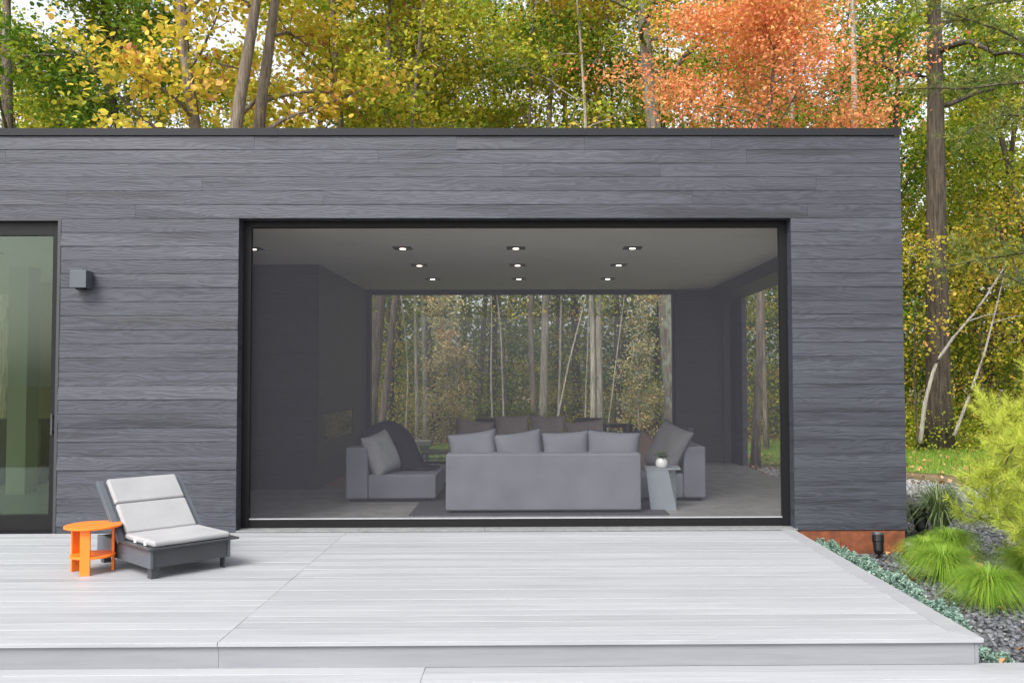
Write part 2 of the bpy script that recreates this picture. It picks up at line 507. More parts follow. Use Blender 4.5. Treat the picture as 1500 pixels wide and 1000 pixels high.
def quads_object(name, V, F, tint, mat, parent=None):
    """large mesh from arrays: V (n,3), F (m,k) faces of k corners, one tint value for each face"""
    me = bpy.data.meshes.new(name)
    m, k = F.shape
    me.vertices.add(len(V)); me.vertices.foreach_set('co', np.ascontiguousarray(V, dtype=np.float32).ravel())
    me.loops.add(m * k); me.loops.foreach_set('vertex_index', F.astype(np.int32).ravel())
    me.polygons.add(m)
    me.polygons.foreach_set('loop_start', np.arange(0, m * k, k, dtype=np.int32))
    me.polygons.foreach_set('loop_total', np.full(m, k, dtype=np.int32))
    me.update(calc_edges=True)
    a = me.attributes.new('tint', 'FLOAT', 'FACE')
    a.data.foreach_set('value', np.clip(tint, 0, 1).astype(np.float32))
    me.materials.append(mat)
    o = bpy.data.objects.new(name, me)
    col.objects.link(o)
    o.parent = parent
    return o

def unit(a):
    return a / np.maximum(np.linalg.norm(a, axis=-1, keepdims=True), 1e-9)

def leaf_arrays(C, size, rng, up=1.0, aspect=0.75, fold=0.18, spread=0.75):
    """one folded leaf of two triangles pairs (six corners would be wasted at this size) at each centre"""
    n = len(C)
    N = unit(rng.normal(size=(n, 3)) * spread + np.array([0, 0, up]))
    U = unit(np.cross(N, unit(rng.normal(size=(n, 3)))))
    W = np.cross(N, U)
    L = (size * rng.uniform(0.65, 1.3, n))[:, None]
    b = C - U * L * 0.5
    t = C + U * L * 0.5 - N * L * 0.12
    l = C - U * L * 0.06 + W * L * 0.5 * aspect + N * L * fold
    r = C - U * L * 0.06 - W * L * 0.5 * aspect + N * L * fold
    V = np.stack([b, l, t, r], 1).reshape(-1, 3)
    i = np.arange(n)[:, None] * 4
    F = np.concatenate([i + np.array([[0, 2, 1]]), i + np.array([[0, 3, 2]])], 1).reshape(-1, 3)
    return V, F

def round_leaf_arrays(C, size, rng, up=1.0, spread=0.75):
    """six-cornered leaf, bent along its midrib, for the crowns that stand nearest"""
    n = len(C)
    N = unit(rng.normal(size=(n, 3)) * spread + np.array([0, 0, up]))
    U = unit(np.cross(N, unit(rng.normal(size=(n, 3)))))
    W = np.cross(N, U)
    L = (size * rng.uniform(0.65, 1.3, n))[:, None]
    a = rng.uniform(0.30, 0.44, n)[:, None]
    k = rng.uniform(0.02, 0.13, n)[:, None]
    V = np.stack([C - U * L * 0.5, C - U * L * 0.22 + W * L * a + N * L * k, C + U * L * 0.20 + W * L * a * 0.85 + N * L * k, C + U * L * 0.52 - N * L * 0.10,
                  C + U * L * 0.20 - W * L * a * 0.85 + N * L * k, C - U * L * 0.22 - W * L * a + N * L * k], 1).reshape(-1, 3)
    i = np.arange(n)[:, None] * 6
    F = np.concatenate([i + np.array([[0, 2, 1]]), i + np.array([[0, 3, 2]]), i + np.array([[0, 4, 3]]), i + np.array([[0, 5, 4]])], 1).reshape(-1, 3)
    return V, F

# ------------------------------------------------------------------ ground
GZ = -0.25
def sheet(name, pts, z, mat):
    me = bpy.data.meshes.new(name)
    me.from_pydata([(x, y, z) for x, y in pts], [], [tuple(range(len(pts)))])
    me.materials.append(mat)
    o = bpy.data.objects.new(name, me)
    col.objects.link(o)
    return tag(o, kind='structure')

sheet('ground', [(-200, -200), (200, -200), (200, 200), (-200, 200)], GZ - 0.02, M['soil'])
sheet('lawn', [(-18, 7.8), (3.9, 7.8), (4.3, 9.6), (6.4, 8.6), (9, 6.0), (16, 3.5), (22, 12), (18, 15.5), (9, 17.2), (0, 15.6), (-10, 14.6), (-18, 15)], GZ - 0.012, M['turf'])
pathpts = [(3.80, 6.2), (4.6, 5.6), (5.9, 4.2), (7.4, 2.2), (9.5, 0.6), (12, -0.2), (12, 1.2), (9.9, 1.9), (8.2, 3.6), (6.6, 6.0), (5.2, 8.0), (3.8, 8.8)]
sheet('gravel_path', pathpts, GZ - 0.006, M['path'])
sheet('planting_bed', [(2.6, 0.0), (2.6, -6.0), (10, -6.0), (12, -0.3), (9.4, 0.5), (7.3, 2.1), (5.8, 4.1), (4.5, 5.5), (3.77, 6.1), (3.77, 0.0)], GZ - 0.002, M['bed'])

# ------------------------------------------------------------------ decks: every board a piece
def board(name, x0, x1, y0, y1, z0, z1, mat, parent, c=0.0015):
    """board along x with eased long edges"""
    pr = [(y0, z0), (y1, z0), (y1, z1 - c), (y1 - c, z1), (y0 + c, z1), (y0, z1 - c)]
    return MB().prism(pr, 'x', x0, x1).build(name, mat, parent)

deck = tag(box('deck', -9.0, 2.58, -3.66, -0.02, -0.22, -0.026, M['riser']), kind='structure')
DX1, DY0, BW, GAP = 2.638, -3.72, 0.139, 0.003
SEAM = -1.793
y = DY0 + BW + GAP
rows = []
while y < -0.05:
    y1 = min(y + BW, -0.006)
    if y1 - y > 0.03:
        rows.append((y, y1))
    y += BW + GAP
for y0, y1 in rows:
    board('deck_board', -9.0, SEAM - 0.0015, y0, y1, -0.025, R.uniform(-0.0012, 0.0008), M['deck'], deck)
    board('deck_board', SEAM + 0.0015, DX1 - BW - GAP, y0, y1, -0.025, R.uniform(-0.0012, 0.0008), M['deck'], deck)
# picture-frame border boards, mitred at the corner
def flat_poly(name, pts, z0, z1, mat, parent):
    return MB().prism(pts, 'z', z0, z1).build(name, mat, parent, 0.002)
flat_poly('border_board', [(-9.0, DY0), (SEAM - 0.0015, DY0), (SEAM - 0.0015, DY0 + BW), (-9.0, DY0 + BW)], -0.025, 0.0, M['deck'], deck)
flat_poly('border_board', [(SEAM + 0.0015, DY0), (DX1, DY0), (DX1 - BW, DY0 + BW), (SEAM + 0.0015, DY0 + BW)], -0.025, 0.0, M['deck'], deck)
flat_poly('border_board', [(DX1, DY0 + 0.003), (DX1, -0.006), (DX1 - BW, -0.006), (DX1 - BW, DY0 + BW + 0.003)], -0.025, 0.0, M['border'], deck)
for x0, x1 in ((-9.0, SEAM - 0.001), (SEAM + 0.001, 2.592)):
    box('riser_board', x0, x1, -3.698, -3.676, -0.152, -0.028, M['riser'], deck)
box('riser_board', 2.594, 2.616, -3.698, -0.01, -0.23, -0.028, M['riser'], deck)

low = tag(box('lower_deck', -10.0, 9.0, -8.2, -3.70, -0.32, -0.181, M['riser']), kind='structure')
y = -3.672 - BW
LS = -0.6
k = 0
while y > -8.2:
    seam = LS if k % 2 == 0 else LS
    board('deck_board', -10.0, seam - 0.0015, y, y + BW, -0.18, -0.1535 + R.uniform(-0.001, 0.001), M['deck'], low)
    board('deck_board', seam + 0.0015, 9.0, y, y + BW, -0.18, -0.1535 + R.uniform(-0.001, 0.001), M['deck'], low)
    y -= BW + GAP; k += 1

# ------------------------------------------------------------------ house
house = tag(empty('house'), 'dark charred-wood flat-roofed house with a wide screened opening', 'house')
XR = 3.755                    # right outer face
OL, OR, OT = -2.888, 2.638, 3.108
DR, DL = -4.655, -7.30        # sliding door opening
SB, ST = -0.006, 3.940        # siding bottom and top
CR = (ST - OT) / 6.0          # course height

wall = MB()
wall.box(-9.0, XR - 0.02, 0.022, 0.34, OT + 0.001, 3.93)
wall.box(DR, OL, 0.022, 0.34, SB, OT)
wall.box(OR, XR - 0.02, 0.022, 0.30, SB, OT)
wall.box(-9.0, DL, 0.022, 0.34, SB, OT)
front = wall.build('front_wall', M['siding'], house)
box('side_cladding', XR - 0.019, XR - 0.004, 0.024, 0.30, SB, 3.93, M['siding'], front)

def siding_board(x0, x1, z0, z1):
    """one board; thickness and cupping differ from end to end, so that edges stand proud and throw thin tapering shadows"""
    c, g = 0.0018, 0.0012
    def prof():
        yt, yb = R.uniform(0.0, 0.003), R.uniform(0.0, 0.003)
        q = R.random()
        if q < 0.22: yb -= R.uniform(0.003, 0.009)
        elif q < 0.38: yt -= R.uniform(0.002, 0.006)
        return [(0.0215, z0 + g), (0.0215, z1 - g), (yt + c, z1 - g), (yt, z1 - g - c), (yb, z0 + g + c), (yb + c, z0 + g)]
    k = max(2, int((x1 - x0) / 0.9) + 1)
    m = MB()
    secs = [prof() for _ in range(k)]
    for i in range(k):
        x = x0 + 0.0008 + (x1 - x0 - 0.0016) * i / (k - 1)
        m.v += [(x, p, q) for p, q in secs[i]]
    for i in range(k - 1):
        for j in range(6):
            j2 = (j + 1) % 6
            m.f.append((i * 6 + j, i * 6 + j2, (i + 1) * 6 + j2, (i + 1) * 6 + j))
    m.f.append(tuple(reversed(range(6))))
    m.f.append(tuple((k - 1) * 6 + j for j in range(6)))
    m.build('siding_board', M['siding'], front)

joints = [[-6.1, -2.74, -0.72, 0.57, 1.85], [-7.0, -5.22, -1.50, 2.2], [-4.0, -0.25, 1.33], [-6.6, -3.26, 0.48, 2.9],
          [-4.6, -2.05, 1.65], [-3.92, -0.2, 2.81]]
z = ST
for js in joints:
    xs = [-9.0] + js + [XR]
    for a, b in zip(xs[:-1], xs[1:]):
        siding_board(a, b, z - CR, z)
    z -= CR
z = OT
while z > SB + 0.01:
    z0 = max(z - CR, SB)
    if z0 - SB < 0.05: z0 = SB
    siding_board(DR, OL, z0, z)
    siding_board(OR, XR, z0, z)
    siding_board(-9.0, DL, z0, z)
    z = z0

# roof with sheet-metal edge
roof = box('roof', -9.0, XR - 0.03, 0.06, 7.5, 3.60, 3.985, M['fascia'], house)
for a, b in ((-9.0, -2.562), (-2.56, 0.652), (0.654, XR + 0.012)):
    MB().prism([(-0.018, 3.942), (-0.018, 4.014), (0.16, 4.014), (0.16, 4.006), (-0.010, 4.006), (-0.010, 3.942)], 'x', a, b).build('fascia_panel', M['fascia'], roof)
for x in (-2.56, 0.653):
    MB().prism([(-0.0205, 3.9405), (-0.0205, 4.0165), (0.1, 4.0165), (0.1, 4.0145), (-0.0185, 4.0145), (-0.0185, 3.9405)], 'x', x - 0.055, x + 0.055).build('splice_plate', M['fascia'], roof)
MB().prism([(XR + 0.013, 3.942), (XR + 0.013, 4.012), (XR - 0.1, 4.012), (XR - 0.1, 4.005), (XR + 0.004, 4.005), (XR + 0.004, 3.942)], 'y', 0.162, 7.5).build('fascia_panel', M['fascia'], roof)
box('roof_edge', XR - 0.028, XR, 0.33, 7.5, 3.10, 3.93, M['siding'], roof)

# rusted steel base under the right end
base = box('base', 2.66, XR - 0.035, 0.03, 7.2, -0.30, -0.012, M['black'], house)
for a, b in ((2.62, 3.088), (3.092, 3.478), (3.482, XR - 0.02)):
    box('base_panel', a, b, 0.012, 0.028, -0.30, -0.010, M['corten'], base)
box('base_panel', XR - 0.034, XR - 0.02, 0.03, 7.2, -0.30, -0.010, M['corten'], base)

# interior shell
ceil = MB().box(-4.6, XR - 0.03, 0.345, 7.3, 3.07, 3.10).build('ceiling', M['ceiling'], house)
floor = box('floor', -4.6, 3.68, 0.31, 7.25, -0.20, -0.012, M['black'], house)
ty, odd = 0.312, 0
while ty < 7.2:
    tx = -4.6
    y1 = min(ty + 0.6, 7.25)
    first = True
    while tx < 3.68:
        x1 = min(tx + (0.6 if (odd and first) else 1.2), 3.70)
        first = False
        box('floor_tile', tx + 0.0015, x1 - 0.0015, ty + 0.0015, y1 - 0.0015, -0.011, 0.0, M['tile'], floor)
        tx = x1
    ty = y1; odd = 1 - odd
sill = box('sill', OL, OR + 0.02, 0.0, 0.309, -0.05, -0.002, M['concrete'], house)
x = OL + 0.002
while x < OR:
    x1 = min(x + 0.612, OR + 0.03)
    box('sill_tile', x, x1 - 0.003, -0.012, 0.16, 0.0, 0.014, M['sill'], sill, 0.002)
    x = x1

# left inner wall and fireplace block, back wall, right jamb and header
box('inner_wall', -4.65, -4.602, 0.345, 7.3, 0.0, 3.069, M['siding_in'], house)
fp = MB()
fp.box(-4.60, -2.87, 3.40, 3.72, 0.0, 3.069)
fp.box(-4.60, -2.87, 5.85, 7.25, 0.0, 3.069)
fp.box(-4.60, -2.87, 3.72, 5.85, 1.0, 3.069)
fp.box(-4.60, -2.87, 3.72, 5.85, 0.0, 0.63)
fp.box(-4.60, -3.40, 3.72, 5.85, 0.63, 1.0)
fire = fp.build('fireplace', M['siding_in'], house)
# boards on the fireplace faces
zz = 0.0
while zz < 3.05:
    z1 = min(zz + CR, 3.068)
    box('wall_board', -4.6, -2.867, 3.388 + R.uniform(0, .003), 3.399, zz + 0.0015, z1 - 0.0015, M['siding_in'], fire)
    zz = z1
box('firebox_lining', -3.398, -3.38, 3.74, 5.83, 0.632, 0.998, M['white_wall'], fire)
box('firebox_end_panel', -3.37, -2.90, 5.80, 5.845, 0.634, 0.996, M['white_wall'], fire)
box('firebox_glass', -2.884, -2.878, 3.725, 5.79, 0.632, 0.998, M['fire_glass'], fire)
for yy in (4.1, 4.7, 5.2):
    MB().tube([(-3.25, yy, 0.67), (-3.0, yy + 0.32, 0.72)], 0.035, 7).build('log', M['bark_mid'], fire, smooth=True)
box('hearth', -2.868, -2.52, 3.75, 5.6, 0.001, 0.012, M['hearth'], fire)

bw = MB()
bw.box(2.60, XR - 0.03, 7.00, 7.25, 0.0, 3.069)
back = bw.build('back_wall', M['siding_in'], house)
zz = 0.0
while zz < 3.05:
    z1 = min(zz + CR, 3.068)
    box('wall_board', 2.60, 3.44, 6.984 + R.uniform(0, .003), 6.998, zz + 0.0015, z1 - 0.0015, M['siding_in'], back)
    zz = z1
box('switch_plate', 2.82, 2.90, 6.974, 6.982, 0.52, 0.62, M['lamp_grey'], back)
box('pocket_trim', 3.45, 3.57, 6.955, 6.998, 0.0, 2.99, M['frame_grey'], back)
box('pocket_slot', 3.575, 3.66, 6.985, 6.999, 0.0, 2.99, M['black'], back)
box('window_head', -2.87, 2.60, 7.02, 7.2, 2.99, 3.069, M['black'], back)
box('window_track', -2.87, 2.60, 7.05, 7.2, 0.0, 0.03, M['black'], back)
box('window_jamb', -2.869, -2.80, 7.05, 7.2, 0.03, 2.99, M['black'], back)
box('window_jamb', 2.57, 2.599, 7.05, 7.2, 0.03, 2.99, M['black'], back)
sheet_y('window_glass', -2.80, 2.57, 7.12, 0.03, 2.99, M['clear_glass'], back)
jamb = box('side_jamb', 3.665, XR - 0.022, 6.43, 7.0, 0.0, 2.88, M['siding'], house)
zz = 0.0
while zz < 2.85:
    z1 = min(zz + CR, 2.879)
    box('wall_board', 3.652, 3.664, 6.43, 6.985, zz + 0.0015, z1 - 0.0015, M['siding'], jamb)
    zz = z1
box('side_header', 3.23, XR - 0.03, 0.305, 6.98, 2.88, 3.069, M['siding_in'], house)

# big insect screen with its frame
scr = sheet_y('screen', OL + 0.075, OR - 0.075, 0.176, 0.10, 3.05, M['screen'], house)
box('screen_head', OL + 0.001, OR - 0.001, 0.15, 0.24, 3.045, OT - 0.001, M['black'], scr)
box('screen_jamb', OL + 0.001, OL + 0.08, 0.15, 0.21, 0.016, 3.044, M['black'], scr)
box('screen_jamb', OR - 0.08, OR - 0.001, 0.15, 0.21, 0.016, 3.044, M['black'], scr)
box('screen_rail', OL + 0.081, OR - 0.081, 0.162, 0.20, 0.016, 0.098, M['black'], scr)
box('rail_strip', OL + 0.081, OR - 0.081, 0.156, 0.18, 0.099, 0.110, M['alu'], scr)

# sliding glass door at the left and the room behind it
door = box('sliding_door', DL + 0.10, DR - 0.105, 0.080, 0.088, 0.17, 2.95, M['door_glass'], house)
box('door_trim', DR - 0.028, DR + 0.001, -0.004, 0.12, SB, OT + 0.004, M['frame_grey'], door)
box('door_trim', DL, DR - 0.029, -0.004, 0.12, OT - 0.020, OT + 0.004, M['frame_grey'], door)
box('door_stile', DR - 0.10, DR - 0.030, 0.05, 0.12, 0.018, OT - 0.022, M['black'], door)
box('door_stile', DL + 0.02, DL + 0.10, 0.05, 0.12, 0.018, OT - 0.022, M['black'], door)
box('door_head', DL + 0.10, DR - 0.101, 0.05, 0.12, 2.95, OT - 0.022, M['black'], door)
box('door_bottom_rail', DL + 0.10, DR - 0.101, 0.05, 0.12, 0.018, 0.17, M['black'], door)
hd = MB()
hd.box(DR - 0.075, DR - 0.060, 0.025, 0.05, 0.98, 0.995).box(DR - 0.075, DR - 0.060, 0.025, 0.05, 1.135, 1.15).box(DR - 0.077, DR - 0.058, 0.012, 0.026, 0.96, 1.17)
hd.build('handle', M['frame_grey'], door)
box('threshold', DL, DR - 0.03, 0.0, 0.3, -0.03, 0.016, M['black'], door)
room = box('room_floor', -11.9, -4.66, 0.35, 7.0, -0.05, 0.0, M['pale_floor'], house)
box('room_ceiling', -11.9, -4.66, 0.35, 7.0, 3.0, 3.05, M['ceiling'], room)
box('room_wall', -7.95, -4.66, 5.0, 5.2, 0.001, 2.999, M['olive_wall'], room)
box('room_wall', -4.70, -4.655, 0.36, 4.99, 0.001, 2.999, M['white_wall'], room)
box('column', -6.87, -6.62, 3.0, 3.3, 0.001, 2.999, M['white_wall'], room)
box('room_wall', -12.0, -11.905, 0.35, 7.0, 0.001, 2.999, M['white_wall'], room)
box('kitchen_counter', -8.6, -7.0, 4.1, 4.8, 0.001, 0.92, M['frame_grey'], room, 0.01)
box('ceiling_slot', -6.9, -6.2, 1.6, 1.7, 2.985, 2.999, M['black'], room)

# wall lamp beside the door
wlamp = tag(empty('wall_light', (-4.405, 0.0, 2.49)), 'small grey cube wall light on charred siding beside the glass door', 'wall light')
box('body', -0.08, 0.08, -0.150, -0.012, -0.085, 0.085, M['lamp_grey'], wlamp, 0.003)
box('mounting_plate', -0.065, 0.065, -0.012, 0.002, -0.07, 0.07, M['black'], wlamp)
MB().lathe([(0.05, 0.0), (0.05, 0.012)], (0.0, -0.08, -0.098), 18).build('lens', M['black'], wlamp)

# recessed ceiling lights
rowname = ['front row', 'middle row', 'back row']
colname = ['left', 'centre', 'right']
first = None
spots = [(x, y, r, c) for r, y in enumerate((1.81, 3.465, 5.20)) for c, x in enumerate((-1.505, -0.148, 1.253))] + [(-3.303, 1.84, 0, 3)]
for x, y, r, c in spots:
    if first is None:
        root = empty('ceiling_light', (x, y, 3.068))
        tr = MB().lathe([(0.075, 0.0), (0.095, -0.004), (0.095, -0.009), (0.062, -0.009), (0.055, -0.001)], (0, 0, 0), 20)
        MB().box(-0.11, 0.11, -0.11, 0.11, -0.008, 0.001).build('trim', M['black'], root)
        MB().lathe([(0.036, -0.0085), (0.036, -0.012)], (0.0, 0, 0), 18).build('lens', M['lamp_on'], root)
        first = root
    else:
        root = copy_tree(first)
        root.location = (x, y, 3.068)
    if c == 3:
        lab = 'lit recessed ceiling light at the far left edge of the screened opening'
    else:
        lab = 'lit square recessed ceiling light, %s one of the %s over the sofas' % (colname[c], rowname[r])
    tag(root, lab, 'ceiling light', 'recessed lights in the room ceiling')

# ------------------------------------------------------------------ furniture
def pillow(name, w, h, t, mat, parent=None, nx=14, ny=14, seed=0, piping=None):
    """stuffed cushion in its own xz plane, thickness along y, with pulled corners and a seam"""
    rs = np.random.default_rng(seed)
    u = np.linspace(-1, 1, nx + 1); v = np.linspace(-1, 1, ny + 1)
    ph = rs.uniform(0, 6, 4)
    V, F = [], []
    for side in (1, -1):
        for j in range(ny + 1):
            for i in range(nx + 1):
                a, b = u[i], v[j]
                pull = 1 - 0.07 * ((1 - a * a) * abs(b) ** 3 + 0)
                pull2 = 1 - 0.07 * ((1 - b * b) * abs(a) ** 3)
                th = t * 0.5 * ((1 - a ** 4) * (1 - b ** 4)) ** 0.55
                th *= 1 + 0.10 * sin(3 * a + ph[0]) * cos(2.4 * b + ph[1]) + 0.05 * sin(7 * a + 4 * b + ph[2])
                V.append((a * w / 2 * pull2, side * (th + 0.004), b * h / 2 * pull))
    n1 = (nx + 1) * (ny + 1)
    for s in (0, 1):
        for j in range(ny):
            for i in range(nx):
                k = s * n1 + j * (nx + 1) + i
                q = (k, k + 1, k + nx + 2, k + nx + 1)
                F.append(q if s else q[::-1])
    ring = [i for i in range(nx + 1)] + [j * (nx + 1) + nx for j in range(1, ny + 1)] + [ny * (nx + 1) + i for i in range(nx - 1, -1, -1)] + [j * (nx + 1) for j in range(ny - 1, 0, -1)]
    for a, b in zip(ring, ring[1:] + ring[:1]):
        F.append((a, b, b + n1, a + n1))
    m = MB(); m.v, m.f = V, F
    o = m.build(name, mat, parent, smooth=True)
    if piping:
        pts = [V[i] for i in ring] + [V[ring[0]]]
        pts = [(p[0] * 1.005, 0.0, p[2] * 1.005) for p in pts]
        MB().tube(pts, 0.009, 6, False).build('piping', piping, o, smooth=True)
    return o

def cushion(w, h, t, mat, loc, rx, rz, label, group, seed, ry=0.0, piping=None):
    o = pillow('cushion', w, h, t, mat, None, seed=seed, piping=piping)
    o.location = loc
    o.rotation_mode = 'XYZ'
    o.rotation_euler = (Matrix.Rotation(rz, 4, 'Z') @ Matrix.Rotation(rx, 4, 'X') @ Matrix.Rotation(ry, 4, 'Y')).to_euler()
    return tag(o, label, 'cushion', group)

M['piping'] = fabric('dark_piping', (0.05, 0.052, 0.06))
# near sofa, its back to the deck
s1 = tag(empty('sofa', (0.165, 1.12, 0)), 'grey upholstered sofa seen from behind, nearest the screened opening', 'sofa', 'grey seating around the room')
box('backrest', -1.09, 1.09, 0.0, 0.26, 0.035, 0.665, M['fabric'], s1, 0.022, 4)
box('seat', -1.09, 1.09, 0.262, 1.02, 0.06, 0.36, M['fabric'], s1, 0.025, 4)
box('plinth', -1.02, 1.02, 0.06, 0.98, 0.0, 0.036, M['black'], s1)
MB().tube([(-1.07, 0.012, 0.650), (1.07, 0.012, 0.650)], 0.005, 6).build('seam', M['piping'], s1)
for i, (x, w, tilt, ry) in enumerate(((-0.80 + .165, 0.56, -0.22, -0.13), (-0.27 + .165, 0.56, -0.22, -0.14), (0.27 + .165, 0.55, -0.22, -0.05), (0.81 + .165, 0.62, -0.22, 0.07))):
    cushion(w, 0.52, 0.17, M['fabric'], (x, 1.50, 0.635), tilt, 0, ['grey piped cushion on the near sofa, leftmost of its four', 'grey piped cushion on the near sofa, second from left',
            'grey piped cushion on the near sofa, third from left', 'grey piped cushion on the near sofa, rightmost and widest'][i], 'cushions on the near sofa', 20 + i, ry, M['piping'])

# left and right armless-end chairs facing each other
def end_chair(name, x_back, x_front, y0, label):
    sgn = 1 if x_front > x_back else -1
    t = tag(empty(name, (x_back, y0, 0)), label, 'armchair', 'grey seating around the room')
    a, b = sorted((0, sgn * 0.27))
    box('backrest', a, b, 0.0, 1.02, 0.04, 0.665, M['fabric'], t, 0.025, 4)
    a, b = sorted((sgn * 0.272, sgn * abs(x_front - x_back)))
    box('seat', a, b, 0.0, 1.02, 0.04, 0.335, M['fabric'], t, 0.025, 4)
    a, b = sorted((sgn * 0.05, sgn * (abs(x_front - x_back) - 0.05)))
    box('plinth', a, b, 0.05, 0.97, 0.0, 0.041, M['black'], t)
    return t
end_chair('armchair', -2.235, -1.13, 2.10, 'grey block armchair at left with a dark throw over it')
end_chair('armchair', 2.165, 1.07, 2.08, 'grey block armchair at right behind the angular side table')
cushion(0.46, 0.54, 0.24, M['fabric_pale'], (-1.835, 2.30, 0.575), 0.0, radians(74), 'pale grey knitted cushion leaning on the left armchair', 'cushions on the armchairs', 31, 0.0)
bpy.data.objects['cushion.004'].rotation_euler = (Matrix.Rotation(radians(-22), 4, 'Y') @ Matrix.Rotation(radians(58), 4, 'Z')).to_euler()
cushion(0.62, 0.62, 0.18, M['fabric_grey'], (1.74, 2.30, 0.63), 0.0, 0.0, 'large mid-grey piped cushion leaning on the right armchair', 'cushions on the armchairs', 33, 0.0, M['piping'])
bpy.data.objects['cushion.005'].rotation_euler = (Matrix.Rotation(radians(27), 4, 'Y') @ Matrix.Rotation(radians(-60), 4, 'Z')).to_euler()
cushion(0.46, 0.46, 0.15, M['fabric_brown'], (1.50, 2.62, 0.53), radians(-12), radians(-35), 'brown cushion tucked behind the large grey cushion at right', 'cushions on the armchairs', 35, radians(30))
cushion(0.46, 0.46, 0.15, M['navy'], (1.42, 2.88, 0.54), radians(-12), radians(-30), 'near-black cushion rearmost on the right armchair', 'cushions on the armchairs', 36, radians(38))

# throw draped over a cushion on the left chair
thr = tag(empty('throw_blanket', (-2.235, 2.1, 0)), 'dark fringed throw blanket draped over the left armchair', 'blanket')
prof = [(-0.02, 0.40), (-0.022, 0.60), (0.03, 0.70), (0.14, 0.83), (0.27, 0.925), (0.42, 0.95), (0.56, 0.90), (0.66, 0.79), (0.73, 0.64), (0.79, 0.47), (0.84, 0.37), (0.93, 0.348), (1.0, 0.345)]
NY = 16
V, F = [], []
for j in range(NY + 1):
    tt = j / NY
    yy = 0.42 + 0.56 * tt
    e = 1 - abs(2 * tt - 1) ** 4 * 0.10
    for i, (px, pz) in enumerate(prof):
        wob = 0.012 * sin(9 * tt + i * 0.7) + 0.008 * sin(23 * tt + i)
        zz = 0.345 + (pz - 0.345) * e if pz > 0.345 else pz
        V.append((px + wob, yy + 0.01 * sin(i * 1.3 + 2 * tt), zz + wob * 0.6))
n = len(prof)
for j in range(NY):
    for i in range(n - 1):
        k = j * n + i
        F.append((k, k + 1, k + n + 1, k + n))
k0 = len(V)
for i, (px, pz) in enumerate(prof):                 # the cloth hangs down in front of the hidden cushion
    V.append((px * 0.96 + 0.02, 0.405 + 0.01 * sin(i * 2.1), 0.66 if px < 0.26 else 0.342))
for i in range(n - 1):
    F.append((i + 1, i, k0 + i, k0 + i + 1))
mb = MB(); mb.v, mb.f = V, F
cl = mb.build('cloth', M['navy'], thr, smooth=True)
so = cl.modifiers.new('thick', 'SOLIDIFY'); so.thickness = 0.016; so.offset = 1
ss = cl.modifiers.new('sub', 'SUBSURF'); ss.levels = 1; ss.render_levels = 1
pil = pillow('inner_cushion', 0.5, 0.52, 0.30, M['navy'], thr, seed=5)
pil.location = (0.44, 0.70, 0.62)
pil.rotation_euler = (0, 0, radians(90))
fr = MB()
for i in range(15):
    yy = 0.43 + i * 0.038
    fr.tube([(0.99, yy, 0.352), (1.03 + R.uniform(-.01, .01), yy + R.uniform(-.01, .01), 0.349), (1.07 + R.uniform(-.015, .01), yy + R.uniform(-.015, .015), 0.344)], [0.007, 0.006, 0.003], 5)
fr.build('fringe', M['navy'], thr)

# angular folded side table with pot
st = tag(empty('side_table', (1.52, 1.45, 0)), 'angular blue-grey folded metal side table beside the near sofa', 'side table')
mb = MB()
top = [(-0.19, -0.13, 0.475), (0.21, -0.13, 0.475), (0.24, 0.20, 0.475), (-0.16, 0.20, 0.475)]
bot = [(-0.13, -0.10, 0.0), (0.165, -0.10, 0.0), (0.06, 0.19, 0.0), (-0.10, 0.19, 0.0)]
mid_top = [(-0.185, -0.125, 0.46), (0.065, -0.125, 0.46), (0.20, 0.19, 0.46), (-0.15, 0.19, 0.46)]
mb.v = bot + mid_top
mb.f = [(0, 1, 5, 4), (1, 2, 6, 5), (2, 3, 7, 6), (3, 0, 4, 7), (3, 2, 1, 0), (4, 5, 6, 7)]
mb.build('folded_leg', M['blue_metal'], st)
mb = MB(); mb.v = [(x, y, 0.462) for x, y, z in top] + top
mb.f = [(0, 1, 5, 4), (1, 2, 6, 5), (2, 3, 7, 6), (3, 0, 4, 7), (3, 2, 1, 0), (4, 5, 6, 7)]
mb.build('table_top', M['blue_metal'], st)
pot = tag(empty('potted_plant', (1.53, 1.44, 0.476)), 'small white pot with a dark leafy plant on the angular side table', 'potted plant')
MB().lathe([(0.052, 0.0), (0.066, 0.018), (0.068, 0.055), (0.062, 0.085), (0.048, 0.098), (0.050, 0.108), (0.042, 0.108), (0.040, 0.095)], (0, 0, 0), 22).build('pot', M['ceramic'], pot, smooth=True)
cc = NR.normal(size=(150, 3)) * np.array([0.035, 0.035, 0.024]) + np.array([0, 0, 0.145])
V, F = leaf_arrays(cc, 0.030, NR)
quads_object('foliage', V, F, NR.uniform(0, 0.4, len(F)), M['strap'], pot)

